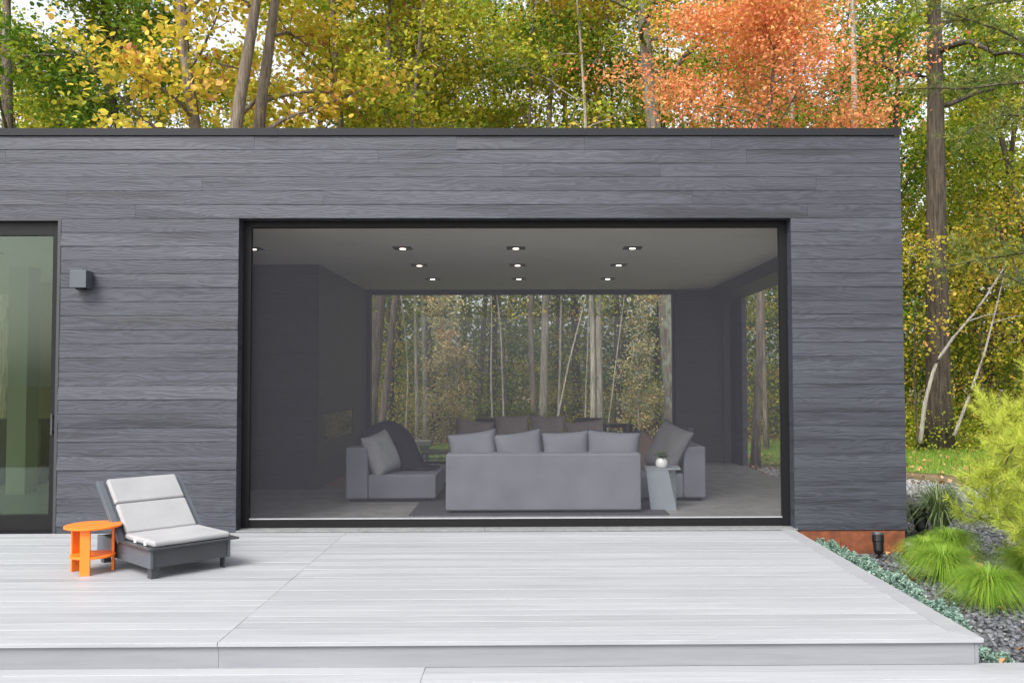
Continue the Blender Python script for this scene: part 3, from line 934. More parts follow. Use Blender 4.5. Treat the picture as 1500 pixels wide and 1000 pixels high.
# far sofa facing the camera
s2 = tag(empty('sofa', (0.02, 4.25, 0)), 'taupe sofa facing the deck, in front of the back window', 'sofa', 'grey seating around the room')
box('backrest', -1.18, 1.18, 0.72, 0.98, 0.04, 0.66, M['fabric_taupe'], s2, 0.025, 4)
box('seat', -0.95, 0.95, 0.0, 0.718, 0.05, 0.36, M['fabric_taupe'], s2, 0.025, 4)
for a, b in ((-1.18, -0.952), (0.952, 1.18)):
    box('arm', a, b, 0.0, 0.718, 0.04, 0.60, M['fabric_taupe'], s2, 0.025, 4)
box('plinth', -1.1, 1.1, 0.06, 0.92, 0.0, 0.041, M['black'], s2)
for i, (x, w, z, ry) in enumerate(((-0.84, 0.58, 0.63, 0.10), (-0.25, 0.52, 0.70, -0.02), (0.29, 0.54, 0.70, 0.02), (0.86, 0.60, 0.62, -0.10))):
    cushion(w, 0.48, 0.17, M['fabric_taupe'], (x, 4.80, z), radians(-15), 0, ['taupe cushion on the far sofa, leftmost of its row', 'taupe cushion on the far sofa, left of the middle pair',
            'taupe cushion on the far sofa, right of the middle pair', 'taupe cushion on the far sofa, rightmost of its row'][i], 'cushions on the far sofa', 50 + i, ry)

# coffee table of thin dark metal
ct = tag(empty('coffee_table', (-1.18, 3.45, 0)), 'thin dark metal coffee table behind the left armchair', 'coffee table')
box('table_top', -0.29, 0.30, 0.0, 0.62, 0.465, 0.49, M['dark_metal'], ct, 0.003)
for lx in (-0.28, 0.28):
    for ly in (0.02, 0.59):
        box('leg', lx - 0.01, lx + 0.01, ly - 0.01, ly + 0.01, 0.0, 0.464, M['dark_metal'], ct)
box('lower_frame', -0.27, 0.27, 0.01, 0.03, 0.40, 0.415, M['dark_metal'], ct)
tag(box('rug', -1.32, 1.55, 1.0, 4.1, 0.002, 0.010, M['rug']), 'dark flat rug under the grey seating group', 'rug')

# furniture on the terrace beyond the back window
def lounge_back(x, w, y, label):
    t = tag(empty('outdoor_chair', (x, y, GZ)), label, 'chair', 'dark chairs beyond the back window')
    box('backrest', -w / 2, w / 2, 0.0, 0.06, 0.45, 0.99, M['dark_metal'], t, 0.01)
    box('seat', -w / 2, w / 2, 0.062, 0.55, 0.40, 0.46, M['dark_metal'], t, 0.01)
    for lx in (-w / 2 + 0.02, w / 2 - 0.02):
        for ly in (0.02, 0.5):
            box('leg', lx - 0.02, lx + 0.02, ly, ly + 0.04, 0.0, 0.399, M['dark_metal'], t)
    return t
lounge_back(-0.80, 0.42, 8.3, 'dark outdoor chair beyond the window, behind the left of the far sofa')
lounge_back(1.16, 0.52, 8.3, 'dark outdoor chair beyond the window, behind the right of the far sofa')
ot = tag(empty('outdoor_table', (1.72, 8.3, GZ)), 'black open-sided low table beyond the window at the right of the far sofa', 'table')
box('table_top', -0.27, 0.27, 0.0, 0.5, 0.80, 0.86, M['black'], ot, 0.004)
box('side_panel', 0.12, 0.27, 0.0, 0.5, 0.0, 0.798, M['black'], ot, 0.004)
box('side_panel', -0.27, -0.23, 0.0, 0.5, 0.0, 0.798, M['black'], ot, 0.004)
ob = tag(empty('concrete_bench', (-2.45, 9.6, GZ)), 'pale concrete slab bench on the lawn seen past the dark throw', 'bench')
box('seat', -0.45, 0.45, 0.0, 0.45, 0.36, 0.46, M['concrete'], ob, 0.01)
for lx in (-0.3, 0.3):
    box('leg', lx - 0.08, lx + 0.08, 0.06, 0.39, 0.0, 0.359, M['concrete'], ob, 0.006)

# ------------------------------------------------------------------ orange table on the deck
TX, TY = -3.435, -1.79
tb = tag(empty('side_table', (TX, TY, 0)), 'round bright orange side table with a lower shelf on the deck', 'side table')
MB().lathe([(0.200, 0.350), (0.209, 0.354), (0.209, 0.366), (0.204, 0.369)], (0, 0, 0), 56).build('table_top', M['orange'], tb)
MB().lathe([(0.160, 0.122), (0.166, 0.125), (0.166, 0.136), (0.161, 0.140)], (0, 0, 0), 48).build('shelf', M['orange'], tb)
for ang, face in ((-84, 8), (40, 108), (166, 236)):
    a = radians(ang)
    g = box('leg', -0.037, 0.037, -0.010, 0.010, 0.0, 0.349, M['orange'], tb, 0.002)
    g.location = (cos(a) * 0.155, sin(a) * 0.155, 0)
    g.rotation_euler = (0, 0, radians(face))

# ------------------------------------------------------------------ lounge chair on the deck (x' = width, y' = towards the head)
lg = tag(empty('lounge_chair', (-2.845, -2.12, 0), radians(46)), 'low slate-grey lounge chair with pale cushions beside the orange table', 'lounge chair')
W, L = 0.645, 1.02
ZT = 0.225
box('side_rail', 0.0, 0.022, 0.0, L, 0.085, ZT, M['lounge_side'], lg, 0.002)
box('side_rail', W - 0.022, W, 0.0, L, 0.085, ZT, M['lounge_side'], lg, 0.002)
box('front_rail', 0.023, W - 0.023, 0.012, 0.034, 0.088, ZT - 0.001, M['dark_metal'], lg, 0.002)
box('rear_rail', 0.023, W - 0.023, L - 0.04, L - 0.018, 0.088, ZT - 0.001, M['dark_metal'], lg, 0.002)
box('platform', -0.025, W + 0.06, -0.03, 0.60, ZT + 0.001, ZT + 0.016, M['dark_metal'], lg, 0.003)
for lx in (0.0, W - 0.06):
    for ly in (0.03, L - 0.09):
        box('leg', lx + 0.024, lx + 0.082 if lx == 0 else lx + 0.036, ly + 0.006, ly + 0.03, 0.0, 0.088, M['dark_metal'], lg, 0.002)
        box('leg', lx + 0.024 if lx == 0 else lx + 0.024, lx + 0.036, ly + 0.032, ly + 0.075, 0.0, 0.086, M['dark_metal'], lg, 0.002)
ANG = radians(43)
yb, zb = 0.53, ZT + 0.02
def back_pt(s, t):      # s along the back, t out of its front face
    return (yb + s * cos(ANG) - t * sin(ANG), zb + s * sin(ANG) + t * cos(ANG))
def slab(name, x0, x1, s0, s1, t0, t1, mat, bevel=0.003, seg=2):
    pr = [back_pt(s0, t0), back_pt(s1, t0), back_pt(s1, t1), back_pt(s0, t1)]
    return MB().prism(pr, 'x', x0, x1).build(name, mat, lg, bevel, False, seg)
slab('back_panel', 0.02, W - 0.02, 0.0, 0.60, -0.02, 0.0, M['lounge_side'])
slab('back_side', -0.03, 0.019, -0.02, 0.615, -0.03, 0.012, M['lounge_side'])
slab('back_side', W - 0.019, W + 0.03, -0.02, 0.615, -0.03, 0.012, M['lounge_side'])
slab('cushion_panel', 0.035, W - 0.03, 0.335, 0.60, 0.004, 0.052, M['cushion'], 0.020, 4)
slab('cushion_panel', 0.035, W - 0.03, 0.02, 0.328, 0.004, 0.052, M['cushion'], 0.020, 4)
box('seat_cushion', 0.02, W - 0.01, -0.015, 0.53, ZT + 0.018, ZT + 0.066, M['cushion'], lg, 0.020, 4)
for yy in (0.12, 0.30):
    box('cushion_tie', 0.012, 0.021, yy, yy + 0.03, ZT + 0.02, ZT + 0.05, M['ceramic'], lg)

# ------------------------------------------------------------------ garden
def spot(x, y, z, rz, s, label):
    t = tag(empty('garden_spotlight', (x, y, z), rz), label, 'spotlight', 'black garden spotlights')
    MB().tube([(0, 0, -0.05), (0, 0, 0.075 * s)], 0.010 * s, 8).build('stake', M['black'], t)
    d = Vector((0.10, 0.35, 1)).normalized()
    p0 = Vector((0, 0, 0.06 * s))
    MB().tube([p0, p0 + d * 0.02 * s, p0 + d * 0.09 * s, p0 + d * 0.095 * s, p0 + d * 0.165 * s], [0.030 * s, 0.040 * s, 0.042 * s, 0.047 * s, 0.047 * s], 16).build('body', M['black'], t, smooth=False)
    MB().tube([p0 + d * 0.150 * s, p0 + d * 0.172 * s], 0.049 * s, 16).build('lamp_ring', M['dark_metal'], t)
spot(3.36, -0.28, GZ, 0.0, 1.15, 'black garden spotlight in front of the rusted steel base')
spot(4.22, 0.72, GZ, 0.4, 1.7, 'black garden spotlight half hidden in the dark sedge')

def tuft_arrays(n, h, spread, rng, width=0.0035, seg=5, droop=1.0):
    az = rng.uniform(0, 2 * pi, n)
    hh = h * rng.uniform(0.6, 1.15, n)
    out = spread * rng.uniform(0.15, 1.0, n) ** 0.7
    base = np.stack([np.cos(az), np.sin(az), np.zeros(n)], 1) * (0.05 * rng.uniform(0, 1, n))[:, None]
    d = np.stack([np.cos(az), np.sin(az), np.zeros(n)], 1)
    side = np.stack([-np.sin(az), np.cos(az), np.zeros(n)], 1)
    V = np.zeros((n, seg + 1, 2, 3))
    for k in range(seg + 1):
        s = k / seg
        r = out * s ** 1.6
        zz = hh * (1 - (1 - s) ** 1.8) - droop * out * 0.55 * s ** 3
        p = base + d * r[:, None]; p[:, 2] += np.maximum(zz, 0.01)
        w = width * (1 - 0.85 * s)
        V[:, k, 0] = p - side * w; V[:, k, 1] = p + side * w
    idx = np.arange(n)[:, None] * (seg + 1) * 2
    F = []
    for k in range(seg):
        F.append(idx + np.array([[2 * k, 2 * k + 1, 2 * k + 3, 2 * k + 2]]))
    F = np.stack(F, 1).reshape(-1, 4)
    return V.reshape(-1, 3), F

tuft_src = None
tufts = [(3.74, -0.45, 0.85, 'bright green grass tuft nearest the rusted base'), (3.55, -1.22, 1.05, 'bright green grass tuft, middle of the row by the deck'),
         (3.52, -2.05, 1.05, 'bright green grass tuft nearest the dark gravel'), (4.12, -0.15, 0.95, 'bright green grass tuft farthest back behind the others'),
         (4.30, -1.20, 1.0, 'bright green grass tuft half under the yellow pine')]
for i, (x, y, s, lab) in enumerate(tufts):
    V, F = tuft_arrays(2600, 0.33, 0.40, np.random.default_rng(60 + i), 0.0023)
    tint = np.repeat(np.random.default_rng(5 + i).beta(2, 2, 2600), 5)
    t = tag(empty('grass_tuft', (x, y, GZ)), lab, 'grass', 'bright grass tufts in the gravel bed')
    o = quads_object('blades', V * s, F, tint, M['tuft'], t)
for i, (x, y, s, lab) in enumerate([(4.42, 0.75, 1.05, 'dark arching sedge clump behind the pale rock'), (4.05, 0.95, 0.75, 'smaller dark sedge clump beside the house corner'), (5.15, 2.2, 0.7, 'dark sedge clump at the edge of the gravel path'),
                                  (4.15, 5.3, 0.7, 'dark sedge clump seen through the side opening')]):
    V, F = tuft_arrays(420, 0.62, 0.50, np.random.default_rng(90 + i), 0.0075)
    t = tag(empty('sedge', (x, y, GZ)), lab, 'sedge', 'dark sedges beside the path')
    quads_object('blades', V * s, F, np.repeat(np.random.default_rng(i).beta(2, 2, 420), 5), M['strap'], t)

# low blue-green ground cover along the deck edge: mats of tiny rosettes
def cover(name, pts, label, n, seed):
    rng = np.random.default_rng(seed)
    P = np.array(pts)
    i = rng.integers(0, len(P), n)
    c = P[i, :2] + rng.normal(size=(n, 2)) * P[i, 2:3] * 0.45
    r = np.linalg.norm(c - P[i, :2], axis=1) / P[i, 2]
    z = GZ + P[i, 3] * np.clip(1 - r ** 2, 0, 1) * (0.75 + 0.25 * np.sin(c[:, 0] * 43) * np.cos(c[:, 1] * 39)) + rng.uniform(-0.012, 0.018, n)
    # rosettes: six little leaves around a bud
    m = 7
    az = rng.uniform(0, 2 * pi, (n, m)); rr = rng.uniform(0.003, 0.014, (n, m))
    C = np.stack([c[:, 0:1] + rr * np.cos(az), c[:, 1:2] + rr * np.sin(az), z[:, None] + rng.uniform(-0.008, 0.010, (n, m))], 2).reshape(-1, 3)
    V, F = leaf_arrays(C, 0.017, rng, 0.7, 0.8, 0.15, 0.9)
    tint = np.repeat(np.clip(np.repeat(rng.beta(2, 2, n), m) + rng.normal(size=n * m) * 0.12, 0, 1), 2)
    o = quads_object(name, V, F, tint, M['sedum'])
    return tag(o, label, 'ground cover', 'blue-green ground cover in the bed')
rs = random.Random(3)
strip = [(2.84 + rs.uniform(-0.05, 0.07), -0.12 - 2.75 * k / 44.0, rs.uniform(0.10, 0.14), rs.uniform(0.17, 0.25)) for k in range(45)]
cover('ground_cover', strip, 'long blue-green ground cover strip hugging the deck edge', 7500, 1)
cover('ground_cover', [(2.80, -3.30, 0.10, 0.09), (2.88, -3.45, 0.08, 0.07), (2.80, -3.16, 0.07, 0.07)], 'small blue-green clump at the front corner of the deck', 700, 2)
cover('ground_cover', [(3.20, -3.50, 0.13, 0.16), (3.36, -3.42, 0.13, 0.16), (3.08, -3.52, 0.08, 0.1), (3.5, -3.5, 0.12, 0.15)], 'round blue-green clump beside the lower deck at right', 1600, 3)

# stones
def stones(name, region, n, size, mat, z, seed):
    rng = np.random.default_rng(seed)
    t = (1 + 5 ** 0.5) / 2
    ico = unit(np.array([(-1, t, 0), (1, t, 0), (-1, -t, 0), (1, -t, 0), (0, -1, t), (0, 1, t), (0, -1, -t), (0, 1, -t), (t, 0, -1), (t, 0, 1), (-t, 0, -1), (-t, 0, 1)], float))
    fa = np.array([(0, 11, 5), (0, 5, 1), (0, 1, 7), (0, 7, 10), (0, 10, 11), (1, 5, 9), (5, 11, 4), (11, 10, 2), (10, 7, 6), (7, 1, 8), (3, 9, 4), (3, 4, 2), (3, 2, 6), (3, 6, 8), (3, 8, 9), (4, 9, 5), (2, 4, 11), (6, 2, 10), (8, 6, 7), (9, 8, 1)])
    x, y = region(rng, n)
    s = size * rng.uniform(0.5, 1.3, n)
    sc = np.stack([s, s * rng.uniform(0.6, 1.0, n), s * rng.uniform(0.35, 0.65, n)], 1)
    J = 1 + rng.normal(size=(n, 12, 1)) * 0.13
    a = rng.uniform(0, 2 * pi, n)
    V = ico[None] * J * sc[:, None]
    ca, sa = np.cos(a)[:, None], np.sin(a)[:, None]
    V = np.stack([V[:, :, 0] * ca - V[:, :, 1] * sa, V[:, :, 0] * sa + V[:, :, 1] * ca, V[:, :, 2]], 2)
    tl = rng.normal(size=(n, 2)) * 0.3
    V[:, :, 2] += V[:, :, 0] * tl[:, :1] + V[:, :, 1] * tl[:, 1:]
    V[:, :, 0] += x[:, None]; V[:, :, 1] += y[:, None]; V[:, :, 2] += z + s[:, None] * 0.25 + rng.uniform(0, 0.012, n)[:, None]
    F = (fa[None] + np.arange(n)[:, None, None] * 12).reshape(-1, 3)
    return quads_object(name, V.reshape(-1, 3), F, np.repeat(rng.beta(1.6, 2.6, n), 20), mat)

def bed_region(rng, n):
    k = n * 5 // 9
    x = np.concatenate([rng.uniform(2.65, 5.2, k), rng.uniform(3.8, 7.0, n - k)])
    y = np.concatenate([rng.uniform(-3.64, 0.0, k), rng.uniform(-0.2, 3.4, n - k)])
    ok = (x < 5.2) | (y < 3.4 - (x - 5.2) * 0.9)
    return np.where(ok, x, 4.5), np.where(ok, y, rng.uniform(-1, 2, n))
tag(stones('dark_gravel', bed_region, 16000, 0.026, M['slate'], GZ, 4), 'dark slate gravel covering the planting bed', 'gravel', kind='stuff')
def path_region(rng, n):
    t = rng.uniform(0, 1, n); c = np.array([(3.9, 7.4), (4.9, 6.8), (6.2, 5.0), (7.8, 2.9), (9.7, 1.25), (11.5, 0.5)])
    k = np.minimum((t * 5).astype(int), 4); f = t * 5 - k
    p = c[k] * (1 - f)[:, None] + c[k + 1] * f[:, None] + rng.normal(size=(n, 2)) * 0.42
    return p[:, 0], p[:, 1]
tag(stones('pale_gravel', path_region, 8000, 0.035, M['pebble'], GZ, 5), 'pale gravel of the path beside the lawn', 'gravel', kind='stuff')

def rock(name, x, y, s, label, seed, mat):
    import bmesh
    bm = bmesh.new(); bmesh.ops.create_icosphere(bm, subdivisions=3, radius=1.0)
    rng = np.random.default_rng(seed); ph = rng.uniform(0, 6, 6)
    for v in bm.verts:
        c = v.co
        k = 1 + 0.16 * sin(2.7 * c.x + ph[0]) * cos(2.2 * c.y + ph[1]) + 0.10 * sin(5 * c.z + 4 * c.x + ph[2]) + 0.05 * sin(11 * c.y + 9 * c.z + ph[3])
        v.co = Vector((c.x * s[0], c.y * s[1], c.z * s[2])) * k
    me = bpy.data.meshes.new(name); bm.to_mesh(me); bm.free()
    me.materials.append(mat)
    o = bpy.data.objects.new(name, me); col.objects.link(o)
    o.location = (x, y, GZ + s[2] * 0.45); o.rotation_euler = (0, 0, rng.uniform(0, 3))
    return tag(o, label, 'rock')
M['rock'] = plain('pale_rock', (0.44, 0.42, 0.38), 0.9, 0, 0.35, 7.0, (1, 1, 1), 0.02)
rock('rock', 4.12, 0.24, (0.20, 0.13, 0.075), 'pale weathered rock between the grass tufts and sedge', 3, M['rock'])
rock('rock', 3.86, 0.30, (0.13, 0.08, 0.05), 'small pale rock beside the rusted base corner', 4, M['rock'])

# lawn blades, fallen leaves
def lawn_points(rng, n):
    x = rng.uniform(4.2, 15, n); y = rng.uniform(6.4, 16.2, n)
    ok = (y > 9.7 - (x - 4.2) * 0.75) & (y < 16.9 - abs(x - 8) * 0.25)
    return x[ok], y[ok]
rng = np.random.default_rng(21)
x, y = lawn_points(rng, 52000)
x2, y2 = rng.uniform(-5, 4.2, 16000), rng.uniform(7.9, 15.0, 16000)
x, y = np.concatenate([x, x2]), np.concatenate([y, y2])
patch = np.sin(x * 0.9 + 1) * np.cos(y * 0.8) + rng.normal(size=len(x)) * 0.35
keep = patch < 0.95
x, y = x[keep], y[keep]
n = len(x)
hb = rng.uniform(0.04, 0.10, n); az = rng.uniform(0, 2 * pi, n); lean = rng.uniform(0.0, 0.05, n)
b0 = np.stack([x - 0.007 * np.sin(az), y + 0.007 * np.cos(az), np.full(n, GZ - 0.015)], 1)
b1 = np.stack([x + 0.007 * np.sin(az), y - 0.007 * np.cos(az), np.full(n, GZ - 0.015)], 1)
tp = np.stack([x + lean * np.cos(az), y + lean * np.sin(az), GZ + hb], 1)
V = np.stack([b0, b1, tp], 1).reshape(-1, 3)
F = np.arange(n * 3).reshape(-1, 3)
tag(quads_object('lawn_grass', V, F, rng.beta(2, 2, n), M['lawn_blade']), 'short green lawn grass beyond the house', 'grass', kind='stuff')

xs = np.concatenate([rng.uniform(-14, 18, 9000), rng.uniform(4, 14, 900), rng.uniform(2.75, 5.2, 60), rng.uniform(-3, 3, 500)])
ys = np.concatenate([rng.uniform(14.2, 26, 9000), rng.uniform(5.5, 15, 900), rng.uniform(-3.6, 0, 60), rng.uniform(7.9, 14, 500)])
C = np.stack([xs, ys, np.full(len(xs), GZ + 0.02) + rng.uniform(0, 0.03, len(xs))], 1)
C[9900:9960, 2] += 0.025
V, F = leaf_arrays(C, 0.085, rng, 1.4, 0.8, 0.2, 0.5)
tag(quads_object('leaf_litter', V, F, np.repeat(rng.beta(2, 2, len(C)), 2), M['litter']), 'fallen brown and yellow leaves on the ground', 'leaves', kind='stuff')

# ------------------------------------------------------------------ yellow pine shrub at the right edge
def needles(P, D, n_each, ln, w, rng, spread=0.55):
    """tufts of needles: at each point P pointing about D"""
    P = np.repeat(P, n_each, 0); D = np.repeat(D, n_each, 0)
    n = len(P)
    d = unit(D + rng.normal(size=(n, 3)) * spread)
    s = unit(np.cross(d, rng.normal(size=(n, 3))))
    L = (ln * rng.uniform(0.7, 1.2, n))[:, None]
    P = P + d * 0.005
    V = np.stack([P - s * w, P + s * w, P + d * L + np.array([0, 0, -0.06]) * L + s * w * 0.3, P + d * L + np.array([0, 0, -0.06]) * L - s * w * 0.3], 1).reshape(-1, 3)
    F = np.arange(n * 4).reshape(-1, 4)
    return V, F

def shoots(start, dirs, length, nseg, rng, curl=0.25, up=0.12):
    pts = [np.array(start, float)]
    d = np.array(dirs, float)
    for k in range(nseg):
        d = unit(d + rng.normal(size=3) * curl + np.array([0, 0, up]))
        pts.append(pts[-1] + d * length / nseg)
    return np.array(pts)

def pine_shrub(loc, seed, label):
    rng = np.random.default_rng(seed)
    t = tag(empty('pine_shrub', loc), label, 'shrub')
    wood = MB(); TP, TD = [], []
    trunk = shoots((0, 0, 0), (-0.15, 0, 1), 1.5, 7, rng, 0.2, 0.1)
    wood.tube([tuple(p) for p in trunk], list(np.linspace(0.035, 0.012, len(trunk))), 7)
    for k in range(24):
        h = rng.uniform(0.03, 1.0)
        p = trunk[min(int(h * 7), 6)] * (1 - (h * 7) % 1) + trunk[min(int(h * 7) + 1, 7)] * ((h * 7) % 1)
        az = k * 2.4 + rng.uniform(-0.4, 0.4)
        br = shoots(p, (cos(az), sin(az), 0.25), rng.uniform(0.5, 0.95) * (1.15 - 0.45 * h), 6, rng, 0.28, 0.10)
        wood.tube([tuple(q) for q in br], list(np.linspace(0.013, 0.004, len(br))), 5)
        for q in range(2, 7):
            for j in range(3):
                a2 = rng.normal(size=3) * 0.8 + unit(br[min(q, 6)] - br[q - 1])
                sb = shoots(br[min(q, 6)], unit(a2), rng.uniform(0.12, 0.26), 4, rng, 0.2, 0.22)
                wood.tube([tuple(s_) for s_ in sb], [0.004, 0.0035, 0.003, 0.0025, 0.002], 4, False)
                for s0, s1 in zip(sb[:-1], sb[1:]):
                    for f in (0.0, 0.5):
                        TP.append(s0 + (s1 - s0) * f); TD.append(unit(s1 - s0))
                TP.append(sb[-1]); TD.append(unit(sb[-1] - sb[-2]))
    wood.build('branches', M['bark_mid'], t, smooth=True)
    TP, TD = np.array(TP), np.array(TD)
    V, F = needles(TP, TD, 15, 0.085, 0.0017, rng)
    tt = np.repeat(np.clip(rng.beta(2, 2, len(TP)) * 0.6 + 0.4 * np.clip(TP[:, 2] / 1.6, 0, 1), 0, 1), 15)
    quads_object('needles', V, F, tt + rng.normal(size=len(tt)) * 0.1, M['ypine'], t)
pine_shrub((4.28, -2.12, GZ), 71, 'yellow-green feathery pine shrub nearest the camera at the right edge')
pine_shrub((5.05, -0.75, GZ), 72, 'yellow-green pine shrub behind the nearest one at the right edge')

# ------------------------------------------------------------------ trees
def tree(px, d, h, r, leafm, barkm, label, seed, crown=(5.0, 15.0, 3.0), leaves=10000, lsize=0.13, lean=(0, 0), flat=0.28, limbs=14, stems=1, tint=(2, 2), name='tree', group='trees behind the house', cat='tree', X=None, kink=0.035, clump=26, spr=1.0):
    """trunk, limbs and branches grown first, leaves then gathered round the branches"""
    rng = np.random.default_rng(seed)
    Y = d - 9.0
    if X is None:
        X = (px - 774.0) * d / 1324.0
    t = tag(empty(name, (X, Y, GZ)), label, cat, group)
    wood = MB()
    z0, z1, cr = crown
    CL = []
    trunks = []
    for s in range(stems):
        k = 12
        pts = [np.array([0.0, 0, -0.1])]
        az = rng.uniform(0, 2 * pi)
        sp = 0.0 if stems == 1 else 0.05
        dv = np.array([lean[0] + sp * cos(az + s * 2.4), lean[1] + sp * sin(az + s * 2.4), 1.0])
        for q in range(k):
            dv = dv + rng.normal(size=3) * np.array([kink, kink, 0])
            pts.append(pts[-1] + dv / dv[2] * (h / k))
        pts = np.array(pts)
        rad = r * (1 - 0.82 * np.linspace(0, 1, k + 1) ** 1.1)
        rad[0] *= 1.35
        wood.tube([tuple(p) for p in pts], list(rad), 10)
        trunks.append((pts, rad))
    for i in range(limbs):
        pts, rad = trunks[i % stems]
        zf = z0 + (z1 - z0) * ((i + rng.uniform(0, 1)) / limbs) * 0.95
        j = np.searchsorted(pts[:, 2], zf) - 1
        j = int(np.clip(j, 0, len(pts) - 2))
        f = (zf - pts[j, 2]) / max(pts[j + 1, 2] - pts[j, 2], 1e-6)
        p = pts[j] + (pts[j + 1] - pts[j]) * np.clip(f, 0, 1)
        az = i * 2.399 + rng.uniform(-0.5, 0.5)
        rel = (zf - z0) / (z1 - z0)
        ln = cr * (1.0 - 0.55 * rel ** 1.5) * rng.uniform(0.75, 1.15)
        br = shoots(p, (cos(az), sin(az), 0.35 + 0.5 * rel), ln, 7, rng, 0.17, 0.05)
        r0 = rad[j] * rng.uniform(0.28, 0.45)
        wood.tube([tuple(q) for q in br], list(np.linspace(r0, r0 * 0.2, 8)), 6)
        for q in range(2, 8):
            for m in range(2):
                dv = unit(unit(br[q] - br[q - 1]) + rng.normal(size=3) * np.array([0.9, 0.9, 0.4]))
                sb = shoots(br[q], dv, ln * rng.uniform(0.18, 0.38), 4, rng, 0.22, 0.02)
                wood.tube([tuple(s_) for s_ in sb], list(np.linspace(r0 * 0.22, 0.006, 5)), 4, False)
                CL += [sb[2], sb[3], sb[4]]
        CL += [br[5], br[7]]
    wood.build('trunk', M[barkm], t, smooth=True)
    CL = np.array(CL)
    ncl = max(1, int(leaves * 0.85) // clump)
    idx = rng.integers(0, len(CL), ncl)
    cc = CL[idx] + rng.normal(size=(ncl, 3)) * np.array([0.22, 0.22, 0.12]) * spr
    off = rng.normal(size=(ncl, clump, 3)) * np.array([0.34, 0.34, flat * 0.5]) * spr
    C = (cc[:, None] + off).reshape(-1, 3)
    ct = rng.beta(tint[0], tint[1], ncl)
    tn = np.repeat(ct, clump) + rng.normal(size=ncl * clump) * 0.13
    near = lsize >= 0.13 and d < 27.5
    V, F = round_leaf_arrays(C, lsize, rng) if near else leaf_arrays(C, lsize, rng)
    quads_object('crown', V, F, np.repeat(tn, 4 if near else 2), M[leafm], t)
    return t

tree(18, 24, 17, 0.235, 'green', 'bark_mid', 'stout grey-brown tree at the far left above the roof', 101, (5, 16, 4.0), 11000, 0.13, tint=(2, 2.6), limbs=16, kink=0.02)
tree(60, 30, 18, 0.15, 'green', 'bark_dark', 'dense green tree right behind the far-left trunk', 131, (5, 17, 4.0), 15000, 0.13, tint=(1.8, 2.4), limbs=17)
tree(105, 27, 17, 0.14, 'green', 'bark_dark', 'dense green tree between the far-left trunk and the gold tree', 102, (5, 15, 4.2), 17000, 0.13, tint=(1.6, 2.6), limbs=17)
tree(215, 29, 17, 0.16, 'ygreen', 'bark_dark', 'yellow-green tree left of the gold many-stemmed tree', 103, (5, 15, 4.2), 14000, 0.13, tint=(2.4, 2), limbs=16)
tree(322, 18.5, 15, 0.20, 'gold', 'bark_mid', 'gold-leaved tree with several leaning stems above the roof', 104, (4.6, 12.5, 2.9), 10000, 0.14, stems=3, limbs=21, tint=(1.8, 1.8), kink=0.03)
tree(430, 25, 16, 0.14, 'gold', 'bark_dark', 'gold and yellow tree right of the many-stemmed one', 105, (5, 15, 3.8), 11000, 0.13, tint=(1.5, 2), limbs=15)
tree(540, 23, 16, 0.17, 'ygreen', 'bark_mid', 'twin-stemmed yellow-green tree above the roof', 106, (5, 14.5, 3.8), 12500, 0.13, stems=2, limbs=16, tint=(2, 1.8))
tree(640, 26, 16, 0.13, 'ygreen', 'bark_dark', 'yellow-green tree right of the twin-stemmed one', 107, (5, 15, 3.8), 13500, 0.12, tint=(2.2, 2), limbs=16)
tree(720, 28, 17, 0.15, 'green', 'bark_dark', 'greenest tree above the middle of the roof', 108, (5, 15, 3.8), 11500, 0.12, tint=(2.4, 1.6), limbs=15)
tree(795, 24, 17, 0.115, 'ygreen', 'bark_pale', 'slender pale-trunked tree rising above the roof centre', 109, (7, 16, 2.8), 7000, 0.12, kink=0.012, limbs=12)
tree(845, 29, 16, 0.14, 'ygreen', 'bark_dark', 'yellow-green tree between the two slender pale trunks', 110, (4.5, 14.5, 3.8), 13000, 0.12, tint=(2.4, 1.8), limbs=15)
tree(879, 24, 17, 0.09, 'green', 'bark_pale', 'thin pale-trunked tree left of the lichen-grey trunk', 111, (7, 16, 2.6), 6000, 0.12, kink=0.012, limbs=11)
tree(993, 22, 16, 0.30, 'gold', 'bark_lichen', 'thick lichen-grey trunk leaning behind the orange maple', 112, (8.6, 15, 3.4), 6500, 0.13, lean=(-0.065, 0), limbs=13, kink=0.02)
tree(1060, 28, 15, 0.14, 'ygreen', 'bark_dark', 'yellow-green tree behind the orange maple', 113, (4.5, 13.0, 3.6), 9000, 0.12, tint=(2, 2), limbs=14)
tree(1156, 27, 17, 0.20, 'green', 'bark_dark', 'dark-trunked green tree behind the orange maple at right', 114, (6, 15, 3.4), 8000, 0.12, limbs=13, kink=0.02)
tree(1187, 21, 16, 0.105, 'ygreen', 'bark_pale', 'slim pale trunk in front of the orange maple foliage', 115, (9.5, 15, 2.2), 2600, 0.12, lean=(-0.03, 0), kink=0.01, limbs=9)
tree(1262, 21, 16, 0.13, 'ygreen', 'bark_pale', 'slim pale trunk just right of the orange maple', 116, (9.5, 15, 2.4), 3000, 0.12, kink=0.008, limbs=9)
tree(1105, 18, 9.2, 0.09, 'orange_leaf', 'bark_mid', 'orange-red maple with layered foliage above the roof', 117, (6.0, 8.9, 2.65), 21000, 0.078, limbs=17, flat=0.12, tint=(2, 2), clump=32)
tree(1310, 28, 16, 0.15, 'green', 'bark_dark', 'green tree behind the house corner', 118, (1.5, 14.5, 3.6), 15000, 0.12, limbs=18, tint=(2, 2))
tree(1374, 22, 18, 0.31, 'green', 'bark_dark', 'big brown furrowed trunk just right of the house', 119, (8.0, 16.5, 3.6), 8000, 0.12, limbs=12, kink=0.012, lean=(-0.012, 0))
